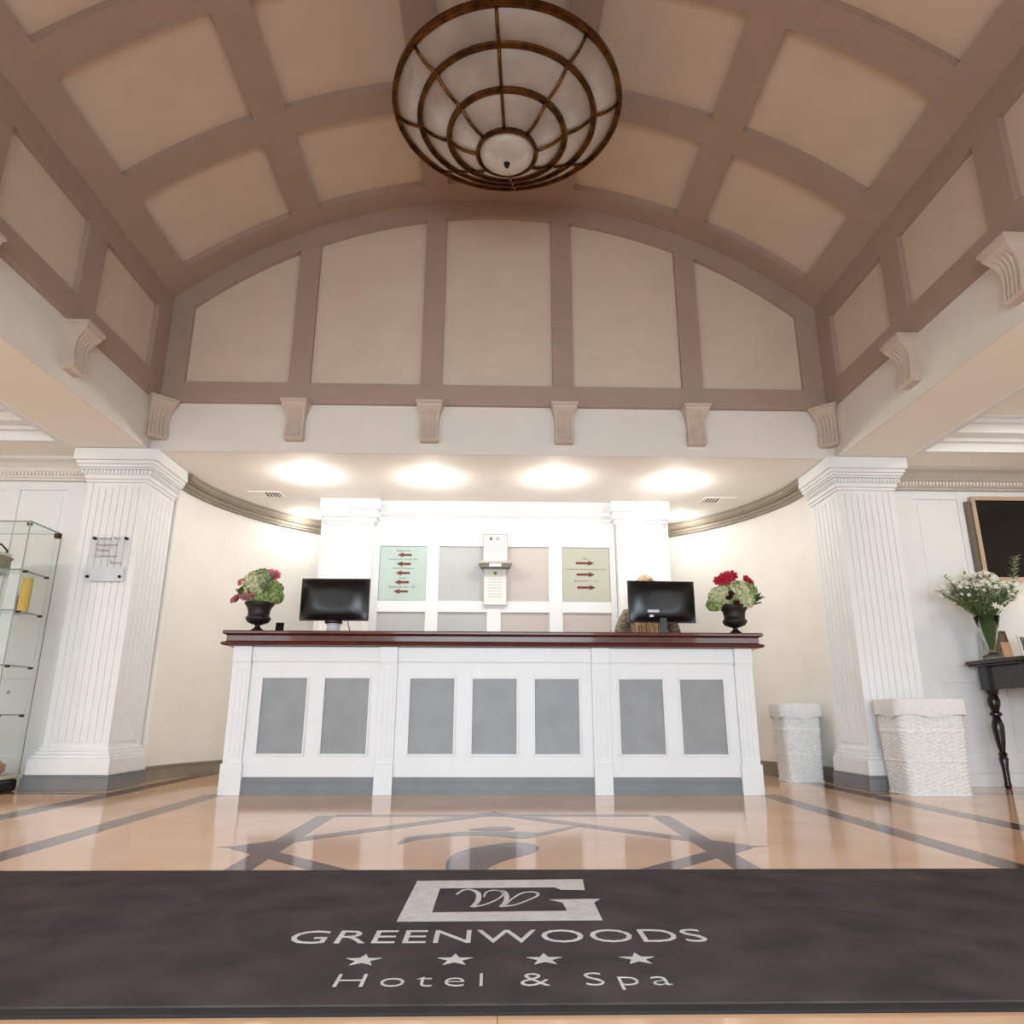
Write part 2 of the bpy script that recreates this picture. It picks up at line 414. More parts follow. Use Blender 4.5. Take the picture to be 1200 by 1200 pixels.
# ================================================================== aisles
def dentils(mb, x0, x1, y0, y1, z0, z1, pitch=.03, wd=.017):
    x = x0+pitch/2
    while x < x1: mb.box(x-wd/2, x+wd/2, y0, y1, z0, z1); x += pitch
    return mb
YA = 5.94
for s, nm in ((-1, 'left'), (1, 'right')):
    def X(a, b): return sorted((s*a, s*b))
    a, b = X(W+.12, XO)
    # ceiling with a stepped tray
    t = MB()
    t.box(*X(W+.0115, 3.47), YE, 5.66, ZF+.0005, ZF+.10); t.box(*X(5.2, XO), YE, 5.66, ZF+.0005, ZF+.10)
    t.box(*X(3.47, 5.2), 5.46, YA+.1, ZF+.0005, ZF+.10); t.box(*X(3.3, 3.47), 5.66, YA+.1, ZF+.0005, ZF+.10); t.box(*X(5.2, XO), 5.66, YA+.1, ZF+.0005, ZF+.10)
    t.box(*X(3.47, 5.2), YE, -1.6, ZF+.0005, ZF+.10)
    cl = struct('ceiling_'+nm, t, 'ceiling_white')
    obj('tray_top', MB().box(*X(3.3, 5.4), -1.8, 5.6, 2.84, 2.9), 'ceiling_white', cl)
    m1 = MB(); m2 = MB()
    for (i0, z0, z1, m) in ((0, 2.625, 2.70, m1), (.16, 2.73, 2.80, m2)):
        xa, xb = 3.47+i0, 5.2-i0; y0_, y1_ = -1.6+i0, 5.46-i0
        for (zz0, zz1, o1) in ((z0, z1, .0), (z1, z1+.03, .05), (z1+.03, z1+.06 if i0 == 0 else 2.85, .10)):
            m.box(*X(xa-.02, xb+.02), y1_-o1-.04, y1_+.02, zz0, zz1); m.box(*X(xa-.02, xb+.02), y0_-.02, y0_+o1+.04, zz0, zz1)
            m.box(*X(xa-.02, xa+o1+.04), y0_+o1+.04, y1_-o1-.04, zz0, zz1); m.box(*X(xb-o1-.04, xb+.02), y0_+o1+.04, y1_-o1-.04, zz0, zz1)
    obj('tray_moulding', m1, 'white_paint', cl); obj('tray_moulding', m2, 'white_paint', cl)
    d = MB(); p_, q_ = X(3.52, 5.15); dentils(d, p_, q_, 5.38, 5.40, 2.705, 2.725); obj('tray_dentils', d, 'white_paint', cl, kind='stuff')
    # back wall of the aisle with raised framing
    bw = struct('wall_aisle_'+nm, MB().box(*X(3.30, XO), YA, YA+.1, 0, ZF+.1), 'white_paint')
    fr = MB()
    cols = [(3.66, 4.05), (4.17, 4.95), (5.07, 5.5)]
    xs = [3.34]+[c for q in cols for c in q]+[XO]
    for k in range(0, len(xs), 2): fr.box(*X(xs[k], xs[k+1]), YA-.018, YA+.01, .10, 2.44)
    for (xa, xb) in cols:
        for (za, zb) in ((.10, .22), (.80, .90), (2.37, 2.44)): fr.box(*X(xa-.001, xb+.001), YA-.018, YA+.01, za, zb)
    obj('stiles_and_rails', fr, 'white_paint', bw, bevel=.004)
    for (xa, xb) in cols:
        for (za, zb) in ((.22, .80), (.90, 2.37)):
            p, q = X(xa, xb)
            obj('panel', MB().box(p+.03, q-.03, YA-.007, YA+.005, za+.03, zb-.03), 'white_paint', bw, bevel=.004)
    pr = [(YA+.01, 2.45), (YA-.03, 2.45), (YA-.035, 2.468), (YA-.05, 2.475), (YA-.05, 2.52), (YA-.06, 2.53), (YA-.065, 2.55), (YA-.10, 2.585), (YA-.15, 2.605), (YA-.155, 2.632), (YA+.01, 2.632)]
    p, q = X(3.34, XO)
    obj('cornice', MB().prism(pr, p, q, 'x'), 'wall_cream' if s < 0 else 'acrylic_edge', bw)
    d = MB(); dentils(d, p, q, YA-.068, YA-.048, 2.487, 2.515); obj('dentil_row', d, 'wall_cream', bw, kind='stuff')
    struct('baseboard_aisle_'+nm, MB().box(p, q, YA-.03, YA+.005, 0, .10).box(p, q, YA-.022, YA+.005, .10, .115), 'white_paint', bevel=.003)
    p, q = X(XO, XO+.1)
    struct('wall_outer_'+nm, MB().box(p, q, YE, YA+.1, 0, ZF+.3), 'wall_cream')

# ================================================================== entrance end, behind the camera
e = MB()
e.box(-XO, -5.1, YE-.12, YE, 0, ZF+.3); e.box(-3.5, -1.75, YE-.12, YE, 0, ZF+.3); e.box(1.75, 3.5, YE-.12, YE, 0, ZF+.3); e.box(5.1, XO, YE-.12, YE, 0, ZF+.3)
for s in (-1, 1): e.box(*sorted((s*3.5, s*5.1)), YE-.12, YE, 0, .5); e.box(*sorted((s*3.5, s*5.1)), YE-.12, YE, 2.3, ZF+.3)
e.box(-1.75, 1.75, YE-.12, YE, 2.45, 2.95)
e.prism([(-W, 2.93), (W, 2.93)]+archpoly(-W, W, 2.93, RV+.08, 30)[2:], YE-.12, YE, 'y')
struct('wall_entrance', e, 'wall_cream')
d1 = struct('door_1', MB(), 'mahogany_dark')
fr = MB(); frame_mb(fr, -1.75, 1.75, 0, 2.45, .07, YE-.10, YE-.03)
for x in (-.87, 0, .87): fr.box(x-.05, x+.05, YE-.09, YE-.04, 0, 2.45)
fr.box(-1.75, 1.75, YE-.09, YE-.04, 1.0, 1.08); obj('door_frame', fr, 'mahogany_dark', d1)
for s, nm in ((-1, 'added_window_1'), (1, 'added_window_2')):  # unseen side windows, added to go with the aisle fill lamps
    p, q = sorted((s*3.5, s*5.1)); m = MB(); frame_mb(m, p, q, .5, 2.3, .06, YE-.1, YE-.03); m.box((p+q)/2-.03, (p+q)/2+.03, YE-.09, YE-.04, .5, 2.3)
    struct(nm, m, 'white_paint')

# ================================================================== square fluted columns
def column(s):
    t = thing('column', '', 'column', (s*3.105, 5.90, 0))
    def bx(mb, hx, y0, y1, z0, z1): return mb.box(-hx, hx, y0, y1, z0, z1)
    # local: x centre, y from -.24 (front) to .30 (back)
    F0, B0 = -.235, .29; hx = .24
    sh = MB(); bx(sh, hx-.008, F0+.008, B0, .29, 2.36); obj('shaft', sh, 'white_paint', t)
    fl_ = MB(); nf = 9; wf = 2*(hx)/nf
    for k in range(nf):
        x0 = -hx+k*wf
        if k == 0: fl_.box(x0, x0+wf-.004, F0, F0+.0195, .29, 2.36)
        elif k == nf-1: fl_.box(x0+.004, x0+wf, F0, F0+.0195, .29, 2.36)
        else: fl_.box(x0+.004, x0+wf-.004, F0, F0+.02, .33, 2.33)
    obj('front_fluting', fl_, 'white_paint', t, bevel=.003)
    sd = MB(); nf = 7; wf = (B0-F0-.02)/nf
    for sx in (-1, 1):
        for k in range(nf):
            y0 = F0+.02+k*wf
            p, q = sorted((sx*(hx-.02), sx*hx)); e_ = 0 if k in (0, nf-1) else .04
            sd.box(p, q, y0+(.004 if k else 0), y0+wf-.004*(k < nf-1), .29+e_, 2.36-e_)
    obj('side_fluting', sd, 'white_paint', t, bevel=.003)
    b = MB(); bx(b, .30, F0-.06, B0, .105, .22); bx(b, .285, F0-.045, B0, .22, .245); bx(b, .27, F0-.03, B0, .245, .27); bx(b, .255, F0-.015, B0, .27, .295)
    obj('base', b, 'white_paint', t, bevel=.006)
    k = MB(); bx(k, .315, F0-.075, B0+.0, 0, .09); bx(k, .308, F0-.068, B0, .09, .108)
    obj('plinth', k, 'grey_skirting', t, bevel=.004, label='grey skirting block')
    c = MB(); bx(c, .25, F0-.01, B0, 2.36, 2.385); bx(c, .262, F0-.022, B0, 2.385, 2.42); bx(c, .29, F0-.05, B0, 2.46, 2.475); bx(c, .27, F0-.03, B0, 2.42, 2.46)
    bx(c, .305, F0-.065, B0, 2.475, 2.50); bx(c, .318, F0-.078, B0, 2.50, 2.53); bx(c, .335, F0-.095, B0, 2.53, 2.627)
    obj('capital', c, 'white_paint', t, bevel=.005)
    dd = MB(); dentils(dd, -.285, .285, F0-.045, F0-.028, 2.426, 2.454)
    y = F0-.02
    while y < B0-.02:
        for sx in (-1, 1): dd.box(*sorted((sx*.268, sx*.285)), y, y+.017, 2.426, 2.454)
        y += .03
    obj('capital_dentils', dd, 'white_paint', t, kind='stuff')
    return t
cl_ = column(-1); cl_['label'] = 'white fluted square column left of the reception desk, carrying the acrylic sign'
cr_ = column(1); cr_['label'] = 'white fluted square column right of the reception desk, between the wicker baskets'

# ================================================================== alcove
def ell(t, a=2.87, b=2.42): return (a*math.cos(t), 6.20+b*math.sin(t))
NE = 64
def curved(r0, r1, z0, z1):   # band following the curved wall, r = offset inward
    m = MB()
    for i in range(NE):
        t0, t1 = PI*i/NE, PI*(i+1)/NE
        q = [(*ell(t0, 2.87-r0, 2.42-r0), 0), (*ell(t1, 2.87-r0, 2.42-r0), 0), (*ell(t1, 2.87-r1, 2.42-r1), 0), (*ell(t0, 2.87-r1, 2.42-r1), 0)]
        m.add([(x, y, z0) for x, y, _ in q]+[(x, y, z1) for x, y, _ in q], [(0, 1, 5, 4), (2, 3, 7, 6), (0, 3, 2, 1), (4, 5, 6, 7)])
    for s in (-1, 1):
        p, q_ = sorted((s*(2.87-r0), s*(2.87-r1)))
        m.box(p, q_, 6.17, 6.20, z0, z1)
    return m
struct('wall_alcove', curved(0, -.08, 0, ZF+.05), 'alcove_wall', auto=True)
tr = struct('trim_1', curved(.045, 0, 2.505, 2.525), 'cornice_grey', auto=True)
obj('cornice_step', curved(.06, 0, 2.525, 2.56), 'cornice_grey', tr, auto=True)
obj('cornice_step', curved(.09, 0, 2.56, 2.575), 'cornice_grey', tr, auto=True)
obj('cornice_step', curved(.105, 0, 2.575, 2.625), 'cornice_grey', tr, auto=True)
bbd = struct('baseboard_alcove', curved(.02, 0, 0, .10), 'cornice_grey', auto=True)
obj('baseboard_cap', curved(.028, 0, .10, .118), 'cornice_grey', bbd, auto=True)
struct('ceiling_alcove', MB().box(-3.3, 3.3, YG+.0195, 8.75, ZF+.0003, ZF+.08), 'ceiling_white')

# panelled screen wall at the back of the alcove
YB = 7.12
sw = struct('wall_back', MB().box(-1.78, 1.78, YB, YB+.16, 0, ZF), 'white_paint')
PC = [(-1.165, -.69), (-.565, -.08), (.06, .54), (.675, 1.16)]
PR = [(.12, .60), (.71, 1.015), (1.12, 1.512), (1.622, 2.178)]
fr = MB(); xs = [-1.24]+[c for q in PC for c in q]+[1.22]
for k in range(0, len(xs), 2): fr.box(xs[k], xs[k+1], YB-.03, YB+.01, 0, 2.44)
zs = [.0]+[c for q in PR for c in q]+[2.44]
for (xa, xb) in PC:
    for k in range(0, len(zs), 2): fr.box(xa-.001, xb+.001, YB-.0295, YB+.01, zs[k], zs[k+1])
obj('stiles_and_rails', fr, 'white_paint', sw, bevel=.003)
for i, (xa, xb) in enumerate(PC):
    for j, (za, zb) in enumerate(PR):
        obj('panel', MB().box(xa, xb, YB-.012, YB+.005, za, zb), 'panel_cool' if i < 2 else 'panel_warm', sw)
pr = [(YB+.01, 2.44), (YB-.035, 2.44), (YB-.04, 2.47), (YB-.07, 2.50), (YB-.075, 2.53), (YB-.10, 2.57), (YB-.12, 2.60), (YB-.12, 2.629), (YB+.01, 2.629)]
obj('cornice', MB().prism(pr, -1.24, 1.22, 'x'), 'white_paint', sw)
for s in (-1, 1):
    x0, x1 = sorted((s*1.225, s*1.70))
    p = MB().box(x0, x1, 6.99, YB+.05, .15, 2.40); p.box(x0+.05, x1-.05, 6.982, 7.0, .3, 2.3)
    pl = obj('pilaster', p, 'white_paint', sw, bevel=.004)
    c = MB()
    for (e_, za, zb) in ((.012, 2.38, 2.40), (.025, 2.40, 2.44), (.045, 2.44, 2.52), (.06, 2.52, 2.629)): c.box(x0-e_, x1+e_, 6.99-e_, YB+.05, za, zb)
    obj('capital', c, 'white_paint', pl, bevel=.004)
    obj('base', MB().box(x0-.03, x1+.03, 6.96, YB+.05, 0, .15), 'white_paint', pl, bevel=.004)

# ceiling fittings ----------------------------------------------------
def downlight(x, y, label, R=.075, z=ZF):
    t = thing('downlight', label, 'ceiling light', (x, y, z), group='recessed ceiling downlights over the reception')
    obj('trim_ring', MB().lathe([(R*.72, 0), (R*.72, -.006), (R*.9, -.011), (R*1.12, -.007), (R*1.15, 0)], 32, cap=False), 'white_paint', t, smooth=True)
    obj('lens', MB().lathe([(R*.72, -.001), (R*.66, -.012), (R*.4, -.020), (.001, -.024)], 32), 'light_lens', t, smooth=True)
DL = ['recessed downlight over the left end of the desk, leftmost of the front row', 'recessed downlight in the front row, above the teal directory sign',
      'recessed downlight in the front row, above the sage directory sign', 'recessed downlight in the front row, rightmost above the right monitor',
      'recessed downlight deep in the alcove beside the left curved cornice', 'recessed downlight deep in the alcove beside the right curved cornice']
for (x, y), l in zip(DOWN, DL): downlight(x, y, l)
def vent(x, y, rz, label):
    t = thing('air_vent', label, 'vent', (x, y, ZF), rz, group='alcove ceiling vents')
    m = MB(); m.box(-.16, .16, -.10, -.08, -.008, 0); m.box(-.16, .16, .08, .10, -.008, 0); m.box(-.16, -.14, -.08, .08, -.008, 0); m.box(.14, .16, -.08, .08, -.008, 0)
    m.box(-.14, -.0, -.08, .08, -.006, 0)
    obj('vent_frame', m, 'ceiling_white', t); obj('vent_backing', MB().box(.0, .14, -.08, .08, -.002, 0), 'vent_dark', t)
    for k in range(4): obj('slat', MB().box(.028+.032*k-.006, .028+.032*k+.006, -.08, .08, -.007, -.002), 'ceiling_white', t)
vent(-2.27, 6.83, .0, 'small slotted air vent in the alcove ceiling near the left curved cornice')
vent(2.24, 6.87, PI, 'small slotted air vent in the alcove ceiling near the right curved cornice')
for i, (x, y) in enumerate(AISLE):
    side = 'right' if x > 0 else 'left'; pos = ['nearest the column', 'half way to the entrance', 'nearest the entrance'][i//2]
    t = thing('aisle_light', 'round flush ceiling light in the %s aisle tray, %s' % (side, pos), 'ceiling light', (x, y, 2.84), group='round aisle ceiling lights')
    obj('rim', MB().lathe([(.20, 0), (.215, -.02), (.205, -.032), (.19, -.028), (.19, 0)], 40, cap=False), 'white_paint', t, smooth=True)
    obj('diffuser', MB().lathe([(.0, -.030), (.19, -.026), (.19, -.01)], 40, cap=False), 'light_lens', t, smooth=True)

# ================================================================== chandelier
ch = thing('chandelier', 'large brass bowl chandelier with three tiers of frosted panes hanging from the vault', 'chandelier', (.045, 3.90, 0))
TI = [(4.475, .745), (4.37, .575), (4.237, .380), (4.118, .185)]
def ring(Rr, z, wd, hh): return MB().lathe([(Rr-wd/2, z-hh/2), (Rr+wd/2, z-hh/2), (Rr+wd/2, z+hh/2), (Rr-wd/2, z+hh/2), (Rr-wd/2, z-hh/2)], 96, cap=False)
for k, (z, Rr) in enumerate(TI):
    m = ring(Rr, z, .030, .05 if k < 3 else .03)
    n0 = m; m.v += []; 
    bd = MB().lathe([(Rr+.012+.010*math.cos(a), z-.028+.010*math.sin(a)) for a in [i*PI/4 for i in range(9)]], 96, cap=False)
    m.add(bd.v, bd.f)
    obj('ring', m, 'brass', ch, auto=True)
A0 = math.radians(84)
for k in range(8):
    a = A0+k*PI/4
    pts = []
    for i in range(len(TI)-1):
        (z0, R0), (z1, R1) = TI[i], TI[i+1]
        for q in range(4):
            u_ = q/4; bul = .02*math.sin(PI*u_); pts.append((R0+(R1-R0)*u_+bul*.5, z0+(z1-z0)*u_-bul))
    pts.append((TI[3][1], TI[3][0]))
    obj('spoke', MB().tube([(rr*math.cos(a), rr*math.sin(a), z-.012) for rr, z in pts], .0105, 8), 'brass', ch, smooth=True)
    for i in range(3):
        (z0, R0), (z1, R1) = TI[i], TI[i+1]
        def fn(u_, v_):
            aa = a+PI/4*u_; bul = .02*math.sin(PI*v_); rr = R0+(R1-R0)*v_+bul*.5
            return (rr*math.cos(aa), rr*math.sin(aa), z0+(z1-z0)*v_-bul)
        m = MB().grid(fn, 6, 5); m.grid(lambda p, q: (lambda c: (c[0]*.992, c[1]*.992, c[2]+.006))(fn(p, q)), 6, 5)
        obj('glass_pane', m, 'frosted_glass', ch, smooth=True)
obj('centre_bowl', MB().lathe([(.18, 4.11), (.172, 4.075), (.14, 4.045), (.09, 4.026), (.03, 4.018), (.004, 4.017)], 40, cap=False), 'dome_glass', ch, smooth=True)
obj('finial', MB().lathe([(.001, 3.985), (.012, 3.990), (.017, 4.002), (.012, 4.012), (.022, 4.018), (.022, 4.022)], 20), 'dark_metal', ch, smooth=True)
obj('stem', MB().lathe([(.014, 4.03), (.014, 4.98)], 16), 'brass', ch, smooth=True)
obj('canopy', MB().lathe([(.02, 4.95), (.07, 4.98), (.09, 5.03), (.09, 5.107)], 32), 'brass', ch, smooth=True)
for k in range(3):
    a = k*2*PI/3+.3; obj('hanging_rod', MB().tube([(.735*math.cos(a), .735*math.sin(a), 4.49), (.05*math.cos(a), .05*math.sin(a), 4.99)], .007, 8), 'brass', ch, smooth=True)

# ================================================================== reception counter
rc = thing('reception_counter', 'long white panelled reception desk with grey insets and polished mahogany top', 'reception desk', (0, 5.31, 0))
YF = 0.02
obj('carcass', MB().box(-1.85, 1.85, YF+.012, .50, .0, 1.012), 'counter_white', rc)
obj('worktop', MB().box(-1.80, 1.80, .50, .80, .735, .76), 'mahogany', rc, label='lower mahogany worktop on the staff side')
for x_ in (-1.7, 0, 1.7): obj('worktop_support', MB().box(x_-.02, x_+.02, .50, .76, 0, .735), 'counter_white', rc)
PXC = [-1.507, -1.062, -.45, 0, .45, 1.062, 1.507]; hw = .160
edges = []
st = MB()
bays = [(-1.755, -.835, PXC[:2]), (-.705, .705, PXC[2:5]), (.835, 1.755, PXC[5:])]
for (xa, xb, cs) in bays:
    xs = [xa]
    for c in cs: xs += [c-hw, c+hw]
    xs.append(xb)
    for k in range(0, len(xs), 2): st.box(xs[k], xs[k+1], YF-.002, YF+.02, .116, .90)
    for c in cs:
        st.box(c-hw-.001, c+hw+.001, YF-.002, YF+.02, .116, .265); st.box(c-hw-.001, c+hw+.001, YF-.002, YF+.02, .79, .90)
obj('stiles_and_rails', st, 'counter_white', rc, bevel=.002)
for c in PXC:
    pa = obj('panel', MB().box(c-hw, c+hw, YF+.006, YF+.016, .265, .79), 'grey_panel', rc, label='grey inset panel')
    obj('panel_beading', frame_mb(MB(), c-hw-.012, c+hw+.012, .253, .802, .014, YF-.009, YF+.006), 'counter_white', pa, bevel=.003)
for (xa, xb, cs) in bays:
    obj('frieze', MB().box(xa, xb, YF-.012, YF+.02, .905, 1.01).box(xa, xb, YF-.006, YF+.02, .895, .905), 'counter_white', rc, bevel=.003)
    obj('kickboard', MB().box(xa, xb, YF+.0, YF+.018, .0, .116).box(xa, xb, YF-.008, YF+.01, .082, .092).box(xa, xb, YF-.006, YF+.01, 0, .018), 'grey_skirting', rc, label='grey kickboard')
for (xa, xb) in ((-1.885, -1.755), (-.835, -.705), (.705, .835), (1.755, 1.885)):
    en = abs(xa+xb) > 3
    p = MB().box(xa, xb, -.004, .05, .205, .895); p.box(xa-.01*en, xb+.01*en, -.012, .05, 0, .205); p.box(xa, xb, -.016, .05, .90, 1.01); p.box(xa, xb, -.009, .05, .885, .90)
    for k in range(3): 
        c = (xa+xb)/2+(k-1)*.034; p.box(c-.011, c+.011, -.008, 0, .25, .86)
    obj('pilaster', p, 'counter_white', rc, bevel=.002)
tp = [(-.040, 1.012), (-.056, 1.016), (-.064, 1.024), (-.062, 1.034), (-.050, 1.040), (-.036, 1.044), (-.034, 1.048), (-.034, 1.084), (-.036, 1.088), (-.054, 1.094), (-.060, 1.100), (-.060, 1.112), (-.052, 1.12)]
m = MB()
XT = 1.905
def ringpts(o_, z): return [(-XT+o_-.0, .0+o_-.0, z)]
P = []; F = []
for d_, z in tp:
    e_ = -d_
    P += [(-XT-e_, -e_, z), (XT+e_, -e_, z), (XT+e_, .52+e_*.5, z), (-XT-e_, .52+e_*.5, z)]
for i in range(len(tp)-1):
    for k in range(4): F.append((4*i+k, 4*i+(k+1) % 4, 4*i+4+(k+1) % 4, 4*i+4+k))
F += [(3, 2, 1, 0), tuple(4*(len(tp)-1)+k for k in range(4))]
obj('countertop', m.add(P, F), 'mahogany', rc, label='polished mahogany top with double moulded lip')

# ================================================================== things on the counter
def monitor(x, y, rz, label, white):
    t = thing('monitor', label, 'monitor', (x, y, 1.12), rz)
    W2, H0, H1 = .262, .115, .435
    def fn(u_, v_):     # bulged back facing the lobby (-y)
        a, b = 2*u_-1, 2*v_-1; q = (1-a*a)*(1-b*b); return (a*W2, -.012-.034*(1-(1-min(1, q*1.25))**2), H0+(H1-H0)*(v_))
    m = MB().grid(fn, 24, 16); obj('back_shell', m, 'monitor_black', t, smooth=True)
    obj('bezel', MB().box(-W2-.004, W2+.004, -.014, .012, H0-.004, H1+.004), 'monitor_black', t, bevel=.004)
    obj('screen', MB().box(-W2+.01, W2-.01, .012, .0135, H0+.012, H1-.01), 'screen_black', t)
    if white:
        obj('neck', MB().lathe([(.052, .012), (.05, .06), (.052, .095)], 24), 'monitor_white', t, smooth=True, label='silver white neck')
        obj('hinge_cover', MB().lathe([(.066, .088), (.07, .10), (.06, .118)], 24), 'mahogany_dark', t, smooth=True)
    else:
        obj('neck', MB().box(-.028, .030, -.034, -.002, .012, .26), 'monitor_black', t, bevel=.004)
        obj('asset_label', MB().box(-.125, -.035, -.0515, -.040, .185, .205), 'sticker', t, label='white asset label')
        obj('asset_label', MB().box(-.11, -.08, -.047, -.030, .15, .168), 'sticker', t, label='small white label')
    obj('logo_badge', MB().lathe([(.010, 0), (.010, .002)], 16, (.13, -.045, .17)), 'monitor_black', t)
    obj('foot', MB().lathe([(.115, 0), (.115, .008), (.05, .016)], 32), 'monitor_white' if white else 'monitor_black', t, smooth=True)
    obj('cable', MB().tube([(.11, -.01, .14), (.115, -.01, .08), (.13, .0, .03), (.15, .05, .004)], .004, 6), 'monitor_black', t, smooth=True)
monitor(-1.245, 5.58, -.02, 'black monitor seen from behind on silver neck, left end of the desk', True)
monitor(1.305, 5.58, .05, 'black monitor seen from behind with white label, in front of the receptionist', False)
t = thing('card_holder', 'small black card holder between left urn and monitor', 'card holder', (-1.625, 5.48, 1.12), .2)
obj('back_plate', MB().prism([(-.03, 0), (-.02, 0), (.025, .085), (.015, .085)], -.03, .03, 'x'), 'monitor_black', t)
obj('tray', MB().box(-.03, .03, -.04, .03, 0, .012), 'monitor_black', t); obj('cards', MB().prism([(-.018, .012), (.0, .012), (.035, .075), (.022, .075)], -.025, .028, 'x'), 'paper', t, label='white cards')

def floret_ball(mb, c, R, n, pet=.016, squash=.85, rnd=random):
    c = Vector(c)
    for i in range(n):
        z = 1-2*(i+.5)/n; a = i*2.39996; q = math.sqrt(1-z*z); d = Vector((q*math.cos(a), q*math.sin(a), z))
        if d.z < -.75: continue
        p = c+Vector((d.x*R, d.y*R, d.z*R*squash))*(.90+.16*rnd.random())
        d = (d+Vector((rnd.uniform(-.5, .5), rnd.uniform(-.5, .5), rnd.uniform(-.5, .5)))).normalized(); t1 = d.orthogonal().normalized(); t2 = d.cross(t1); ro = rnd.random()*PI
        for k in range(4):
            b = ro+k*PI/2; e1 = t1*math.cos(b)+t2*math.sin(b); e2 = d.cross(e1)
            mb.add([p, p+e1*pet*.7+e2*pet*.55+d*.003, p+e1*pet*1.35+d*.001, p+e1*pet*.7-e2*pet*.55+d*.003], [(0, 1, 2, 3)])
    mb.ball(c, R*.78, R*.78, R*.78*squash, 12, 8); return mb
def rosette(mb, c, d, R, layers=3, rnd=random):
    c = Vector(c); d = Vector(d).normalized(); t1 = d.orthogonal().normalized(); t2 = d.cross(t1)
    for L in range(layers):
        n = 5+L; rr = R*(.45+.55*L/(layers-1)); up = R*(.75-.55*L/(layers-1))
        for k in range(n):
            a = 2*PI*(k+.5*(L % 2))/n+rnd.random()*.2; e1 = t1*math.cos(a)+t2*math.sin(a); e2 = d.cross(e1); wd = rr*.75
            mb.add([c, c+e1*rr*.55+e2*wd*.5+d*up*.35, c+e1*rr*.62+d*up*.15, c+e1*rr*.55-e2*wd*.5+d*up*.35, c+e1*rr+e2*wd*.35+d*up*.9, c+e1*rr*1.05+d*up, c+e1*rr-e2*wd*.35+d*up*.9],
                   [(0, 1, 2), (0, 2, 3), (1, 4, 5, 2), (2, 5, 6, 3)])
    return mb
def leafq(mb, p, d, n_, L, wd):
    p = Vector(p); d = Vector(d).normalized(); n_ = Vector(n_); e = d.cross(n_).normalized(); nn = e.cross(d)
    mb.add([p, p+d*L*.35+e*wd/2+nn*L*.06, p+d*L*.4, p+d*L*.35-e*wd/2+nn*L*.06, p+d*L*.75+e*wd*.33, p+d*L*.78-nn*L*.04, p+d*L*.75-e*wd*.33, p+d*L-nn*L*.1],
           [(0, 1, 2), (0, 2, 3), (1, 4, 5, 2), (2, 5, 6, 3), (4, 7, 5), (5, 7, 6)]); return mb
URN = [(.072, 0), (.072, .010), (.05, .022), (.028, .038), (.018, .052), (.020, .060), (.045, .068), (.075, .080), (.090, .10), (.091, .115), (.080, .125), (.078, .15), (.084, .18), (.095, .20), (.112, .222), (.108, .228), (.09, .215), (.01, .20)]
def urn_flowers(x, y, label, spec):
    t = thing('flower_urn', label, 'flower arrangement', (x, y, 1.12))
    u_ = MB().lathe(URN, 36, cap=False); u_.lathe([(.001, 0), (.072, .0005)], 36, cap=False)
    obj('urn', u_, 'urn_iron', t, smooth=True, label='dark iron footed urn')
    for (kind, c, R, m) in spec:
        mb = MB()
        if kind == 'h': floret_ball(mb, c, R, 170); obj('hydrangea_head', mb, m, t)
        elif kind == 'r':
            rosette(mb, c, (c[0], -.28, .10), R); obj('rose', mb, m, t)
        elif kind == 'l':
            n_ = 5
            for k in range(n_):
                a = random.random()*6.28; d = Vector((math.cos(a)*.5+c[0]*4, math.sin(a)*.4-.4, .3+random.random()*.6)); leafq(mb, c, d, (0, -.5, 1), R, R*.42)
            obj('leaf_spray', mb, m, t)
    return t
urn_flowers(-1.785, 5.46, 'dark urn of green hydrangeas with dusky pink roses on left end of desk', [
    ('h', (-.03, -.02, .37), .105, 'hydrangea'), ('h', (.10, -.01, .275), .072, 'hydrangea_green'), ('h', (-.01, .05, .43), .075, 'hydrangea_green'),
    ('h', (-.10, .03, .31), .07, 'hydrangea_green'), ('h', (.06, .06, .34), .08, 'hydrangea_green'),
    ('h', (.0, -.01, .255), .085, 'hydrangea_green'), ('r', (.10, -.03, .435), .045, 'peony_pink'), ('r', (.075, -.03, .455), .03, 'peony_pink'), ('r', (-.15, -.02, .38), .032, 'peony_pink'), ('r', (-.165, -.03, .255), .038, 'dusky_pink'), ('r', (-.20, -.01, .245), .026, 'dusky_pink'),
    ('r', (-.085, -.09, .26), .034, 'dusky_pink'), ('r', (-.03, -.1, .265), .024, 'dusky_pink'), ('r', (-.14, -.02, .32), .028, 'dark_berry'),
    ('l', (.05, -.09, .30), .10, 'pale_leaf'), ('l', (.06, -.07, .36), .11, 'pale_leaf'), ('l', (-.12, 0, .27), .1, 'leaf'), ('l', (.1, -.02, .22), .09, 'leaf'), ('l', (0, 0, .25), .12, 'leaf')])
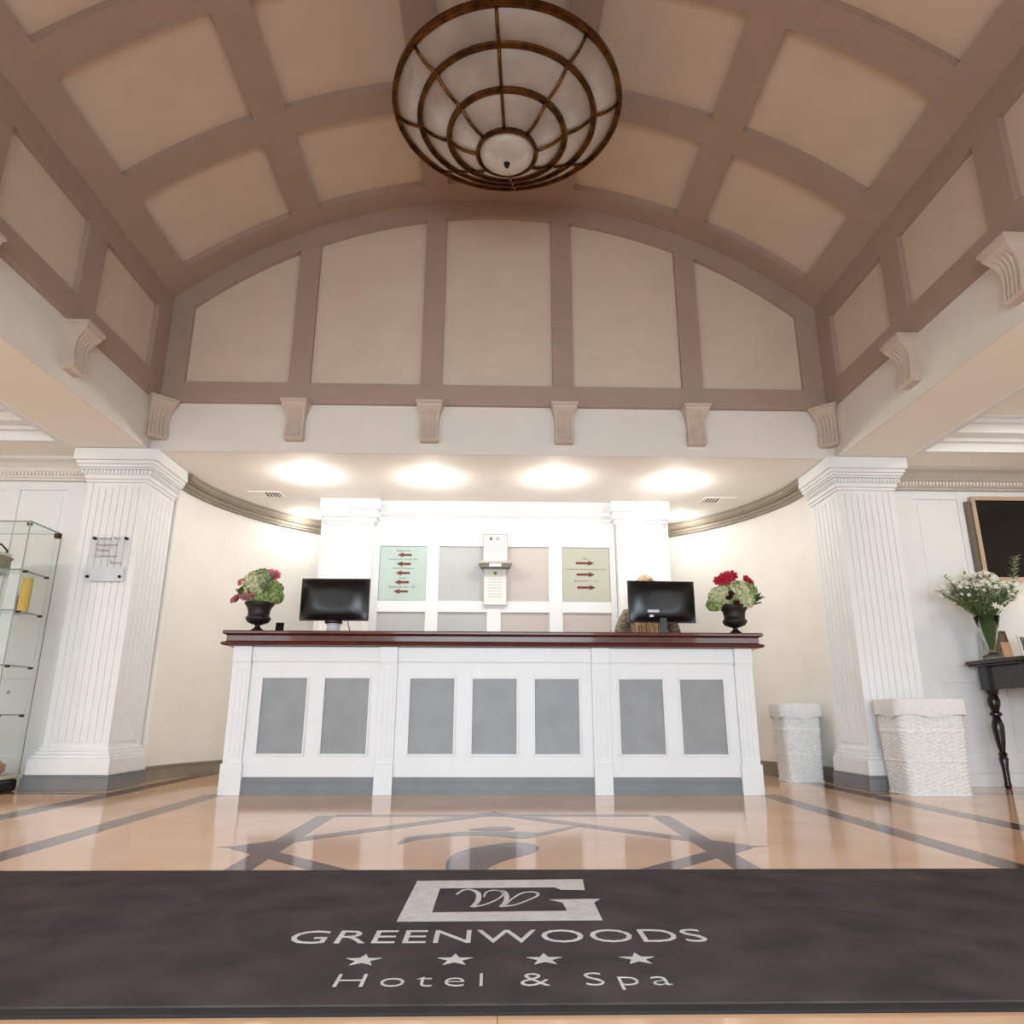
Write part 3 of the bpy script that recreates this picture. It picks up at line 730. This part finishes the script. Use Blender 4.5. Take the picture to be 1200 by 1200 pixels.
urn_flowers(1.835, 5.46, 'dark urn of green hydrangeas topped with crimson roses on right end of desk', [
    ('h', (.03, -.03, .33), .10, 'hydrangea'), ('h', (-.10, -.02, .30), .085, 'hydrangea'), ('h', (.11, .0, .34), .075, 'hydrangea_green'),
    ('h', (-.14, .0, .24), .062, 'hydrangea_green'), ('h', (.07, -.05, .26), .07, 'hydrangea'), ('h', (0, .06, .38), .08, 'hydrangea_green'),
    ('h', (.0, .0, .25), .09, 'hydrangea_green'), ('r', (-.055, -.03, .435), .055, 'peony_red'), ('r', (-.105, -.02, .42), .042, 'peony_red'), ('r', (.0, -.02, .46), .045, 'peony_red'), ('r', (-.02, .02, .475), .035, 'peony_red'), ('r', (.115, -.01, .43), .04, 'peony_red'), ('r', (.15, 0, .415), .028, 'peony_red'),
    ('r', (-.065, -.10, .285), .03, 'dark_berry'), ('r', (-.045, -.11, .31), .024, 'dark_berry'), ('r', (-.01, -.11, .235), .026, 'dark_berry'),
    ('l', (.16, -.02, .26), .09, 'leaf'), ('l', (.14, -.02, .23), .08, 'leaf'), ('l', (-.12, 0, .22), .1, 'leaf'), ('l', (0, 0, .25), .12, 'leaf'), ('l', (.13, -.05, .27), .07, 'pale_leaf')])

# ================================================================== signs on the back wall
def arrow(mb, cx, cz, L, d_, yy):
    h = .011; hd = .026
    pts = [(-L/2, -h), (L/2-.06, -h), (L/2-.06, -hd), (L/2, 0), (L/2-.06, hd), (L/2-.06, h), (-L/2, h)]
    pts = [(cx+d_*a, cz+b) for a, b in pts]
    return mb.prism(pts, yy-.003, yy, 'y')
def text_on(parent, s, width, height, loc, m, depth=.0015):
    o = obj('lettering', text_mesh(s, width, height, depth, m), None, parent, loc=loc); o.rotation_euler = (PI/2, 0, 0); return o
t = thing('directory_sign', 'pale teal glass directory sign with five left-pointing brown arrows', 'sign', (-.925, YB-.012, 1.90))
obj('sign_plate', MB().box(-.232, .232, -.008, 0, -.272, .272), 'sign_teal', t, bevel=.002)
for k in range(5): obj('arrow', arrow(MB(), .01-.006*k, .188-.093*k, .145, -1, -.008), 'arrow_brown', t)
for s_, w_, z_ in (('Restaurant', .14, .232), ('Leisure & Lounge Bar', .29, .142), ('Leisure Reception', .22, .049), ('Toilets', .08, -.046), ('Bedrooms 101 - 125', .26, -.138)):
    text_on(t, s_, w_, .020, (-.0, -.008, z_-.010), 'text_grey')
t = thing('directory_sign', 'pale sage glass directory sign with three right-pointing brown arrows', 'sign', (.918, YB-.012, 1.90))
obj('sign_plate', MB().box(-.232, .232, -.008, 0, -.272, .272), 'sign_sage', t, bevel=.002)
for k, z_ in enumerate((.117, .0, -.132)): obj('arrow', arrow(MB(), -.01+.004*k, z_, .185, 1, -.008), 'arrow_brown', t)
for s_, w_, z_ in (('Bar', .05, .165), ('Conference & Banqueting Suites', .40, .052), ('Bedrooms 1 - 24', .24, -.065)):
    text_on(t, s_, w_, .018, (0, -.008, z_-.009), 'text_grey')
t = thing('notice_holder', 'white clock-in style notice holder with shelf and two white notices on the panelled wall', 'notice', (0, YB-.03, 1.945))
t['label'] = 'white notice holder with small shelf and two printed sheets between the directory signs'
obj('upper_frame', frame_mb(MB(), -.125, .125, .06, .36, .008, -.03, 0), 'acrylic_edge', t); obj('upper_notice', MB().box(-.118, .118, -.022, -.004, .065, .352), 'paper', t)
obj('crest', MB().box(-.06, -.03, -.024, -.022, .295, .325), 'text_grey', t); obj('crest', MB().lathe([(.018, 0), (.018, .002)], 16), 'pink_ink', t, loc=(.02, -.022, .31)).rotation_euler = (PI/2, 0, 0)
for k in range(6): obj('printed_line', MB().box(-.09, .09, -.0235, -.022, .255-.028*k, .262-.028*k), 'panel_warm', t)
obj('lower_frame', frame_mb(MB(), -.118, .118, -.365, .0, .008, -.03, 0), 'acrylic_edge', t); obj('lower_notice', MB().box(-.11, .11, -.022, -.004, -.357, -.0), 'paper', t)
obj('seal', MB().lathe([(.017, 0), (.017, .003)], 20), 'gold_green', t, loc=(.0, -.022, -.045)).rotation_euler = (PI/2, 0, 0)
for k in range(7): obj('printed_line', MB().box(-.075, .075, -.0235, -.022, -.10-.03*k, -.107-.03*k), 'panel_warm', t)
sh = obj('shelf', MB().box(-.165, .165, -.13, 0, .035, .062), 'acrylic_edge', t, bevel=.005)
obj('shelf_underside', MB().prism([(-.16, .035), (.16, .035), (.14, .0), (-.14, .0)], -.12, -.001, 'y'), 'frame_grey', sh)
obj('shelf_card', MB().box(-.06, .06, -.124, -.120, .004, .034), 'paper', sh)

# acrylic sign on left column
t = thing('column_sign', 'clear acrylic lounge bar sign fixed by dark studs to the left column', 'sign', (-3.085, 5.663, 1.72))
obj('sign_plate', MB().box(-.155, .155, -.022, -.016, -.185, .185), 'acrylic', t, bevel=.002)
obj('paper_slip', MB().box(-.15, .15, -.0155, -.012, -.18, -.065), 'white_panel', t)
for sx, sz in ((-.12, .165), (.13, .165), (-.125, -.145), (.125, -.145)):
    obj('stud', MB().lathe([(.012, 0), (.012, .028), (.008, .031)], 16), 'dark_metal', t, loc=(sx, .0, sz), smooth=False).rotation_euler = (PI/2, 0, 0)
for s_, w_, x_, z_ in (('Lounge Bar', .19, .0, .150), ('Restaurant', .165, -.01, .100), ('Toilets', .10, -.04, .055), ('Conference', .175, -.005, .008), ('Rooms', .085, .08, -.045)):
    text_on(t, s_, w_, .024, (x_, -.022, z_), 'text_brown')

# ================================================================== receptionist
pr_ = thing('person', 'standing receptionist with long highlighted hair and patterned cardigan, face hidden behind right monitor', 'person', (1.355, 6.36, 0), 0)
pr_.scale = (1.03, 1.03, 1.03)
def skin(name, verts, edges, radii, m, parent, sub=2):
    me = bpy.data.meshes.new(name); me.from_pydata(verts, edges, []); me.materials.append(MATS[m])
    o = bpy.data.objects.new(name, me); C.objects.link(o); o.parent = parent
    sk = o.modifiers.new('skin', 'SKIN'); sk.use_smooth_shade = True
    for i, v in enumerate(me.skin_vertices[0].data):
        rr = radii[i]; v.radius = rr if isinstance(rr, tuple) else (rr, rr); v.use_root = (i == 0)
    s_ = o.modifiers.new('sub', 'SUBSURF'); s_.levels = sub; s_.render_levels = sub; return o
V = [(0, 0, .92), (0, 0, 1.05), (0, .01, 1.22), (0, .01, 1.36), (0, 0, 1.44), (0, -.01, 1.50)]
Rr = [(.15, .11), (.125, .09), (.145, .10), (.12, .08), (.05, .05), (.048, .05)]
E_ = [(i, i+1) for i in range(5)]
for s in (-1, 1):
    b = len(V); V += [(s*.16, .01, 1.36), (s*.235, .02, 1.09), (s*.17, -.17, .87), (s*.15, -.215, .812), (s*.145, -.25, .785)]
    Rr += [.052, .042, .030, (.032, .018), (.034, .014)]; E_ += [(3, b), (b, b+1), (b+1, b+2), (b+2, b+3), (b+3, b+4)]
    palm = b+4
    for k in range(4):
        c = len(V); fx = s*.145+(k-1.5)*.019; L = [.062, .072, .068, .054][k if s > 0 else 3-k]
        V += [(fx, -.278, .782), (fx, -.278-L*.55, .778), (fx, -.278-L, .758)]; Rr += [.0085, .008, .007]; E_ += [(palm, c), (c, c+1), (c+1, c+2)]
    c = len(V); V += [(s*.115, -.235, .788), (s*.10, -.26, .772), (s*.10, -.285, .760)]; Rr += [.011, .010, .008]; E_ += [(b+3, c), (c, c+1), (c+1, c+2)]
    b = len(V); V += [(s*.09, 0, .84), (s*.095, 0, .48), (s*.095, .02, .09), (s*.10, -.10, .04), (s*.10, -.15, .035)]; Rr += [.09, .058, .038, (.04, .03), (.032, .022)]
    E_ += [(0, b), (b, b+1), (b+1, b+2), (b+2, b+3), (b+3, b+4)]
skin('body', V, E_, Rr, 'skin', pr_)
def headfn(d):
    q = 1.0
    if d.z < 0: q = 1-.20*(-d.z)**1.3*(1 if d.y > -.2 else .6)
    return q
hd = MB().ball((0, -.005, 1.585), .073, .092, .110, 24, 18, headfn)
hd.add([(-.014, -.092, 1.572), (.014, -.092, 1.572), (0, -.118, 1.566), (0, -.093, 1.612), (0, -.096, 1.560)], [(0, 2, 3), (1, 3, 2), (0, 4, 2), (1, 2, 4)])
for s in (-1, 1): hd.ball((s*.074, .005, 1.582), .010, .020, .030, 10, 7)
hdo = obj('head', hd, 'skin', pr_, smooth=True)
for s in (-1, 1):
    obj('eye', MB().ball((s*.030, -.083, 1.592), .013, .010, .008, 12, 8), 'eye_white', hdo, smooth=True)
    obj('iris', MB().ball((s*.030, -.091, 1.591), .005, .003, .005, 10, 6), 'eye_dark', hdo, smooth=True)
    obj('eyebrow', MB().tube([(s*.016, -.093, 1.610), (s*.032, -.092, 1.615), (s*.046, -.083, 1.611)], [.002, .003, .0015], 6), 'hair', hdo, smooth=True)
obj('mouth', MB().ball((0, -.090, 1.540), .022, .008, .006, 12, 6), 'lip', hdo, smooth=True)
def hairfn(d): return 1.0 if (d.y > -.55 or d.z > .35) else .80
hr = MB().ball((0, .008, 1.60), .086, .100, .112, 24, 16, hairfn)
for k in range(46):
    a = -.35+(PI+.7)*k/45; x = .088*math.cos(a); yb_ = .005+.092*math.sin(a)
    sd = 1 if x > 0 else -1
    jit = random.uniform(-.008, .008); front = abs(x) > .055
    hr.tube([(x*.8, yb_*.9, 1.66), (x*1.05, yb_, 1.58), (x*1.10+jit, yb_-.01, 1.46), (x*1.25+sd*.02*front+jit, (yb_-.11 if front else yb_+.03), 1.36), (x*1.2+jit, (-.125 if front else yb_+.035), 1.24), (x*1.1+jit, (-.125 if front else yb_+.03), 1.14+random.uniform(-.03, .02))],
            [.012, .016, .016, .017, .014, .004], 6)
for k in range(16):
    x = -.115+.205*k/15; w_ = random.uniform(-.01, .01)
    hr.tube([(x*.6, -.03, 1.50), (x*.85+w_, -.085, 1.42), (x+w_, -.125, 1.33), (x*1.05-w_, -.145, 1.24), (x+w_, -.15, 1.15), (x*.95, -.14, 1.08+random.uniform(0, .04))], [.006, .010, .0115, .0115, .009, .003], 6)
obj('hair', hr, 'hair', pr_, smooth=True, label='long brown hair with blonde highlights')
V = [(0, 0, .88), (0, 0, 1.02), (0, .005, 1.20), (0, .01, 1.34), (0, .01, 1.40)]; Rr = [(.185, .125), (.165, .115), (.18, .125), (.135, .095), (.075, .065)]
E_ = [(0, 1), (1, 2), (2, 3), (3, 4)]
for s in (-1, 1):
    b = len(V); V += [(s*.165, .01, 1.355), (s*.232, .01, 1.22), (s*.240, .015, 1.10), (s*.178, -.145, .90)]; Rr += [.068, .064, .056, .042]; E_ += [(3, b), (b, b+1), (b+1, b+2), (b+2, b+3)]
skin('cardigan', V, E_, Rr, 'cardigan', pr_)
V = [(0, 0, .95), (0, 0, .88)]; Rr = [(.175, .12), (.17, .12)]; E_ = [(0, 1)]
for s in (-1, 1):
    b = len(V); V += [(s*.095, 0, .78), (s*.097, 0, .46), (s*.097, .02, .09)]; Rr += [.098, .072, .06]; E_ += [(1, b), (b, b+1), (b+1, b+2)]
    obj('shoe', MB().ball((s*.10, -.06, .038), .045, .125, .036, 16, 10), 'shoe', pr_, smooth=True)
skin('trousers', V, E_, Rr, 'trousers', pr_)

# ================================================================== logo mat
mt = thing('entrance_mat', 'dark charcoal entrance mat printed with white hotel logo, name and four stars', 'mat', (0, 2.15, 0))
mt_o = obj('pile', MB().box(-2.35, 2.35, -.59, .62, 0, .010), 'mat_pile', mt, bevel=.004)
eg = MB(); eg.box(-2.40, 2.40, -.62, -.59, 0, .007); eg.box(-2.40, 2.40, .62, .65, 0, .007); eg.box(-2.40, -2.35, -.59, .62, 0, .007); eg.box(2.35, 2.40, -.59, .62, 0, .007)
obj('rubber_border', eg, 'mat_edge', mt, bevel=.002)
ZM = .010; HM = .0007
def on_mat(poly, nm='logo_mark'):
    area_ = sum(poly[i][0]*poly[(i+1) % len(poly)][1]-poly[(i+1) % len(poly)][0]*poly[i][1] for i in range(len(poly)))
    if area_ < 0: poly = poly[::-1]
    return obj(nm, MB().prism([(a, b-2.15) for a, b in poly], ZM, ZM+HM), 'mat_print', mt)
g = MB()
G1 = [(-.262, 2.125), (-.256, 2.605), (.292, 2.622), (.280, 2.472), (.205, 2.478), (.188, 2.512), (-.174, 2.502), (-.176, 2.212), (.200, 2.224), (.196, 2.318), (.160, 2.352), (.312, 2.358), (.288, 2.318), (.285, 2.130)]
on_mat(G1, 'logo_letter')
def ribbon(pts, ws):
    P = [Vector(p) for p in pts]
    # Catmull-Rom refine
    Q = []; Wd = []
    for i in range(len(P)-1):
        p0, p1, p2, p3 = P[max(i-1, 0)], P[i], P[i+1], P[min(i+2, len(P)-1)]
        for k in range(5):
            t_ = k/5; Q.append(.5*((2*p1)+(p2-p0)*t_+(2*p0-5*p1+4*p2-p3)*t_*t_+(3*p1-p0-3*p2+p3)*t_**3)); Wd.append(ws[i]*(1-t_)+ws[i+1]*t_)
    Q.append(P[-1]); Wd.append(ws[-1]); m = MB()
    L = []; R_ = []
    for i, q in enumerate(Q):
        d = (Q[min(i+1, len(Q)-1)]-Q[max(i-1, 0)]).normalized(); n_ = Vector((-d.y, d.x))*Wd[i]/2; L.append(q+n_); R_.append(q-n_)
    for i in range(len(Q)-1):
        q4 = [L[i], L[i+1], R_[i+1], R_[i]]
        m.add([(p.x, p.y-2.15, ZM) for p in q4]+[(p.x, p.y-2.15, ZM+HM) for p in q4], [(4, 5, 6, 7), (0, 1, 5, 4), (1, 2, 6, 5), (2, 3, 7, 6), (3, 0, 4, 7)])
    return m
S1 = [(-0.118, 2.42), (-0.10, 2.475), (-0.075, 2.48), (-0.052, 2.43), (-0.052, 2.34), (-0.067, 2.272)]
S2 = [(-0.067, 2.272), (-0.033, 2.295), (0.005, 2.356), (0.024, 2.42), (0.016, 2.465), (-0.006, 2.474), (-0.028, 2.445), (-0.034, 2.387)]
S3 = [(-0.006, 2.474), (0.024, 2.462), (0.034, 2.398), (0.028, 2.317), (0.014, 2.273)]
S4 = [(0.014, 2.273), (0.056, 2.294), (0.102, 2.355), (0.130, 2.409), (0.122, 2.445), (0.087, 2.44), (0.052, 2.37), (0.030, 2.295)]
sc_ = MB()
for S, ws in ((S1, [.006, .010, .012, .016, .016, .012]), (S2, [.012, .007, .006, .007, .009, .008, .006, .005]), (S3, [.008, .012, .016, .015, .010]), (S4, [.010, .007, .006, .008, .010, .008, .006, .005])):
    r_ = ribbon(S, ws); sc_.add(r_.v, r_.f)
obj('logo_script', sc_, 'mat_print', mt)
o = obj('lettering', text_mesh('GREENWOODS', 1.02, .105, HM, 'mat_print', 1.02, -.006), None, mt, loc=(.008, 1.938-2.15, ZM))
o = obj('lettering', text_mesh('Hotel & Spa', .69, .098, HM, 'mat_print', 1.3, -.016), None, mt, loc=(.014, 1.628-2.15, ZM))
for x in (-.297, -.093, .108, .318):
    st_ = [((.042 if k % 2 == 0 else .0165)*math.sin(k*PI/5)+x, (.042 if k % 2 == 0 else .0165)*math.cos(k*PI/5)+1.815) for k in range(10)]
    on_mat(st_, 'star')

# ================================================================== wicker baskets
def basket(x, y, wx, wy, h, label, rz=0):
    t = thing('wicker_basket', label, 'basket', (x, y, 0), rz, group='white wicker laundry baskets by the right column')
    def per(u_, z, off=0):
        a = 2*PI*u_; c, s_ = math.cos(a), math.sin(a); n_ = 7
        k = (abs(c)**n_+abs(s_)**n_)**(-1/n_); tpr = .90+.10*z/h
        return ((wx/2*tpr+off)*c*k, (wy/2*tpr+off)*s_*k, z)
    NU, NV = 144, 96
    def fn(u_, v_):
        i = round(u_*NU); j = round(v_*NV); z = v_*h
        row = (j//2); st = i//4
        off = .0035*math.sin(PI*(i % 8)/4*1.0+(row % 2)*PI)+(.0022 if j % 2 else -.001)
        for zz in (.36*h, .68*h):
            if abs(z-zz) < .009: off = .006
        return per(u_, z, off)
    obj('woven_body', MB().grid(fn, NU, NV, True), 'wicker', t, smooth=False)
    obj('base', MB().add([per(i/48, .004, -.004) for i in range(48)], [tuple(range(48))]), 'wicker', t)
    for zz, rr in ((.006, .009), (h-.004, .010)):
        obj('woven_rim', MB().tube([per(i/96, zz, .002) for i in range(97)], rr, 8), 'wicker', t, smooth=True)
    def lf(u_, v_):
        q = math.sin(2*PI*u_*22)*.003+math.sin(2*PI*u_*7+1)*.004
        z0 = h*.84+.010*math.sin(2*PI*u_*5)
        return per(u_, z0+(h+.014-z0)*v_, .012+q*(1-v_)+.004*math.sin(PI*v_))
    obj('linen_cuff', MB().grid(lf, 144, 8, True), 'linen', t, smooth=True, label='white linen liner folded over the rim')
    obj('lid_cloth', MB().grid(lambda u_, v_: (per(u_, h+.014, .012)[0]*(1-v_), per(u_, h+.014, .012)[1]*(1-v_), h+.014+.006*math.sin(PI*v_)), 48, 6, True), 'linen', t, smooth=True)
    return t
basket(3.125, 5.40, .50, .36, .64, 'larger white wicker basket with linen liner in front of the right column')
basket(2.62, 6.42, .33, .30, .62, 'smaller white wicker basket tucked behind the right column by the curved wall')

# ================================================================== console table, right
ct = thing('console_table', 'dark console table with turned legs against right aisle wall', 'table', (4.55, 5.57, 0))
obj('table_top', MB().box(-.70, .70, -.33, .31, .935, .965).box(-.685, .685, -.315, .30, .92, .935), 'black_wood', ct, bevel=.006)
obj('apron', MB().box(-.60, .60, -.27, .25, .74, .92), 'black_wood', ct, bevel=.004)
LEG = [(.020, 0), (.026, .02), (.022, .05), (.024, .15), (.034, .22), (.026, .235), (.034, .25), (.022, .27), (.034, .34), (.042, .42), (.044, .47), (.030, .52), (.026, .53), (.044, .545), (.044, .56), (.028, .575), (.036, .60), (.046, .63), (.046, .66), (.034, .70), (.048, .72), (.05, .75)]
for sx in (-1, 1):
    for yy in (-.245, .225):
        obj('leg', MB().lathe(LEG, 24, (sx*.575, yy, 0)).box(sx*.575-.048, sx*.575+.048, yy-.048, yy+.048, .74, .92), 'black_wood', ct, auto=True)
# vase with white flowers
VX, VY = 3.915, 5.62
vz = thing('flower_vase', 'flared glass vase of small white flowers and greenery on the console table', 'flower arrangement', (VX, VY, .965))
VP = [(.001, .002), (.085, .002), (.088, .012), (.075, .03), (.035, .045), (.022, .06), (.026, .08), (.040, .13), (.062, .22), (.092, .335)]
obj('vase', MB().lathe(VP+[(q-.004, z+.003) for q, z in VP[::-1] if z > .055], 36, cap=False), 'vase_glass', vz, smooth=True)
rnd = random.Random(3)
stm = MB(); lv = MB(); tips = []
for k in range(110):
    a = rnd.random()*2*PI; sp = rnd.random()**.55; hx = .36*sp*math.cos(a)-.025; hy = .17*sp*math.sin(a); hz = .40+.34*(1-sp**2*.75)*rnd.uniform(.75, 1.0)+(.0 if sp < .8 else .06)
    b0 = (.012*math.cos(a), .012*math.sin(a), .07); b1 = (.06*math.cos(a)*sp, .06*math.sin(a)*sp, .32)
    p3 = (hx, hy, hz); stm.tube([b0, b1, ((b1[0]+hx)/2, (b1[1]+hy)/2, (b1[2]+hz)/2+.02), p3], [.003, .0028, .0022, .0012], 5)
    tips.append(p3)
    for q in range(11):
        u_ = .15+.75*rnd.random(); p = (b1[0]+(hx-b1[0])*u_, b1[1]+(hy-b1[1])*u_, b1[2]+(hz-b1[2])*u_+.015*(1-u_))
        aa = rnd.random()*2*PI; leafq(lv, p, (math.cos(aa), math.sin(aa), rnd.uniform(-.2, .9)), (0, -.4, 1), rnd.uniform(.035, .065), .022)
sp = [(.20, -.03, .52), (.25, -.03, .62), (.275, -.03, .70), (.29, -.03, .77), (.31, -.03, .82)]
stm.tube(sp, .003, 5)
for k in range(40):
    u_ = k/40; i = min(3, int(u_*4)); fr_ = u_*4-i; p = [sp[i][c]*(1-fr_)+sp[i+1][c]*fr_ for c in range(3)]
    a = k*2.4; leafq(lv, p, (math.cos(a), math.sin(a)*.6-.2, .5), (0, -.4, 1), .05, .02)
sp2 = [(-.18, -.02, .50), (-.26, -.02, .62), (-.30, -.02, .66)]; stm.tube(sp2, .003, 5)
for k in range(24):
    u_ = k/24; p = [sp2[0][c]*(1-u_)+sp2[2][c]*u_ for c in range(3)]; a = k*2.4; leafq(lv, p, (math.cos(a)-.3, math.sin(a)*.6-.2, .3), (0, -.4, 1), .045, .015)
obj('stems', stm, 'stem', vz, kind='stuff'); obj('leaves', lv, 'vase_leaf', vz, kind='stuff')
fm = MB()
def blossom(mb, R):
    for k in range(6):
        a = k*PI/3; mb.add([(0, 0, 0), (R*.6*math.cos(a-.35), R*.6*math.sin(a-.35), R*.22), (R*math.cos(a), R*math.sin(a), R*.16), (R*.6*math.cos(a+.35), R*.6*math.sin(a+.35), R*.22)], [(0, 1, 2, 3)])
    mb.ball((0, 0, R*.08), R*.2, seg=6, rings=4); return mb
bme = blossom(MB(), .017).mesh('blossom', 'white_petal')
for k in range(250):
    if k < 110: p = Vector(tips[k])
    else:
        p = Vector(tips[rnd.randrange(110)])+Vector((rnd.uniform(-.03, .03), rnd.uniform(-.04, .01), rnd.uniform(-.06, .02)))
    o = obj('blossom', bme, None, vz, loc=tuple(p)); s_ = rnd.uniform(.8, 1.5); o.scale = (s_, s_, s_)
    o.rotation_euler = (rnd.uniform(.4, 1.6), rnd.uniform(-.6, .6), rnd.random()*1.2-.6)
for p in ((-.02, -.15, .40), (.03, -.14, .385)):
    o = obj('blossom', bme, None, vz, loc=p); o.scale = (2, 2, 2); o.rotation_euler = (1.3, 0, 0)
def stand_card(nm, label, cat, x, y, w_, h_, rz, m1, m2, lean=.18):
    t = thing(nm, label, cat, (x, y, .965), rz)
    b = obj('frame', frame_mb(MB(), -w_/2, w_/2, 0, h_, .014, -.008, .004), m1, t)
    p = obj('picture', MB().box(-w_/2+.012, w_/2-.012, -.004, .002, .012, h_-.012), m2, t)
    s_ = obj('easel_leg', MB().box(-.015, .015, .0, .006, 0, h_*.8), m1, t)
    b.rotation_euler = (-lean, 0, 0); p.rotation_euler = (-lean, 0, 0); s_.rotation_euler = (lean, 0, 0); s_.location = (0, h_*.28, 0)
stand_card('picture_frame', 'brown framed dark picture leaning behind the white photo card on the console', 'picture frame', 4.13, 5.78, .17, .25, .25, 'photo_brown', 'photo_brown')
stand_card('photo_card', 'white card with dark photo at the left front of the console table', 'card', 4.215, 5.58, .19, .19, .1, 'paper', 'photo_grey')
stand_card('leaflet_stand', 'tan leaflet in a pale stand beside the glass vase', 'leaflet', 4.055, 5.64, .07, .14, -.1, 'leaflet_tan', 'leaflet_tan')
lp = thing('table_lamp', 'small shaded table lamp lighting the right end of the console table', 'lamp', (4.74, 5.66, .965))
obj('base', MB().lathe([(.07, 0), (.07, .012), (.03, .03), (.04, .10), (.02, .18), (.012, .26)], 28), 'brass', lp, smooth=True)
obj('lamp_shade', MB().lathe([(.13, .22), (.09, .40)], 32, cap=False), 'lamp_shade', lp, smooth=True)
l = bpy.data.lights.new('table_lamp_bulb', 'POINT'); l.energy = 5; l.color = WARM; l.shadow_soft_size = .04
lo = bpy.data.objects.new('table_lamp_bulb', l); lo.location = (4.74, 5.66, 1.27); C.objects.link(lo)
tv = thing('wall_screen', 'large dark screen in a pale wooden frame on the right aisle wall', 'screen', (4.70, YA-.02, 2.02))
obj('frame', frame_mb(MB(), -.56, .56, -.385, .365, .035, -.05, 0), 'frame_wood', tv, bevel=.004)
obj('outer_strip', MB().box(-.605, -.568, -.04, 0, -.385, .32), 'frame_grey', tv)
obj('screen_panel', MB().box(-.527, .527, -.035, -.005, -.352, .332), 'screen_black', tv)

# ================================================================== glass display case, left
X1 = -3.435; X0 = -4.35; Y0, Y1 = 5.20, 5.60; ZT = 1.905
dc = thing('display_case', 'tall glass display case with chrome fittings left of the left column', 'display case', ((X0+X1)/2, (Y0+Y1)/2, 0))
OX, OY = (X0+X1)/2, (Y0+Y1)/2; hx, hy = (X1-X0)/2, (Y1-Y0)/2
def cb(*a): return MB().box(*a)
obj('plinth', cb(-hx+.0, hx-.0, -hy+.0, hy, 0, .085), 'plinth_black', dc, bevel=.02)
obj('deck', cb(-hx-.0, hx+.0, -hy-.03, hy, .085, .115), 'deck_cream', dc, bevel=.012)
for nm, a in (('front_pane', (-hx+.006, hx-.006, -hy, -hy+.005, .115, ZT-.006)), ('side_pane', (hx-.005, hx, -hy, hy, .115, ZT-.006)), ('side_pane', (-hx, -hx+.005, -hy, hy, .115, ZT-.006)), ('top_pane', (-hx, hx, -hy, hy, ZT-.006, ZT))):
    obj(nm, cb(*a), 'glass', dc)
ed = MB()
for sx in (-1, 1):
    for sy in (-1, 1): ed.box(*sorted((sx*(hx+.001), sx*(hx-.006))), *sorted((sy*(hy+.001), sy*(hy-.006))), .115, ZT)
for sx in (-1, 1): ed.box(*sorted((sx*(hx+.001), sx*(hx-.004))), -hy, hy, ZT-.004, ZT+.003)
for sy in (-1, 1): ed.box(-hx, hx, *sorted((sy*(hy+.001), sy*(hy-.004))), ZT-.004, ZT+.003)
obj('glass_edges', ed, 'glass_edge', dc)
SHZ = [1.55, 1.255, .87, .53]
for z in SHZ:
    s_ = obj('shelf', cb(-hx+.02, hx-.03, -hy+.03, hy-.03, z-.007, z), 'glass', dc)
    obj('shelf_edge', cb(-hx+.02, hx-.03, -hy+.026, -hy+.030, z-.008, z+.001).box(hx-.03, hx-.027, -hy+.03, hy-.03, z-.008, z+.001), 'glass_edge', s_)
    for sy in (-1, 1):
        m = MB().lathe([(.009, 0), (.009, .03)], 12); o = obj('shelf_clip', m, 'dark_metal', s_, loc=(hx-.034, sy*(hy-.07), z-.010)); o.rotation_euler = (0, PI/2, 0)
for zc_ in (ZT-.03,): obj('corner_clamp', cb(hx-.03, hx-.004, -hy+.004, -hy+.03, zc_, zc_+.02).box(hx-.04, hx-.004, hy-.04, hy-.004, zc_-.01, zc_+.03), 'brass', dc)
obj('upright_panel', cb(hx-.205, hx-.12, -.02, -.012, .115, 1.64), 'white_panel', dc, label='white upright panel behind the glass')
o = obj('lock', MB().lathe([(.012, 0), (.012, .012)], 20), 'silver', dc, loc=(hx, -.10, .68)); o.rotation_euler = (0, PI/2, 0)
t = tag(obj('gift_tube', MB().lathe([(.036, 0), (.037, .002), (.037, .255), (.034, .262), (.001, .262)], 28), 'yellow_card', smooth=False), 'tall yellow gift tube on second shelf of the display case', 'tube'); t.location = (-3.52, 5.42, 1.255)
t = thing('gift_box', 'small pale pink gift box beside the yellow tube', 'box', (-3.62, 5.46, 1.255)); obj('box_body', cb(-.045, .045, -.04, .04, 0, .13), 'pink_card', t, bevel=.002); obj('lid', cb(-.047, .047, -.042, .042, .10, .135), 'pink_card', t, bevel=.002)
t = thing('gift_hamper', 'beige gift hamper with two dark handles on top shelf of display case', 'hamper', (-3.80, 5.40, 1.55))
obj('hamper_body', cb(-.11, .11, -.08, .08, 0, .13), 'hamper', t, bevel=.008); obj('liner', cb(-.10, .10, -.07, .07, .13, .16), 'paper', t, bevel=.01)
for s in (-1, 1): obj('handle', MB().tube([(-.06, s*.075, .08), (-.05, s*.07, .19), (0, s*.06, .24), (.05, s*.07, .19), (.06, s*.075, .08)], .008, 8), 'handle_black', t, smooth=True)
t = thing('gift_box', 'brown patterned gift box on second shelf behind the white upright', 'box', (-3.86, 5.40, 1.255)); obj('box_body', cb(-.07, .07, -.05, .05, 0, .16), 'hamper', t, bevel=.002); obj('lid', cb(-.072, .072, -.052, .052, .14, .17), 'hamper', t, bevel=.002)
t = thing('clay_dish', 'round pink clay dish with white lid at the bottom of display case', 'dish', (-3.60, 5.44, .115))
obj('dish', MB().lathe([(.10, 0), (.13, .02), (.135, .07), (.12, .08), (.01, .075)], 36), 'pink_clay', t, smooth=True); obj('lid', MB().lathe([(.11, .078), (.10, .10), (.03, .115), (.012, .12), (.012, .135), (.02, .15), (.001, .155)], 32), 'deck_cream', t, smooth=True)
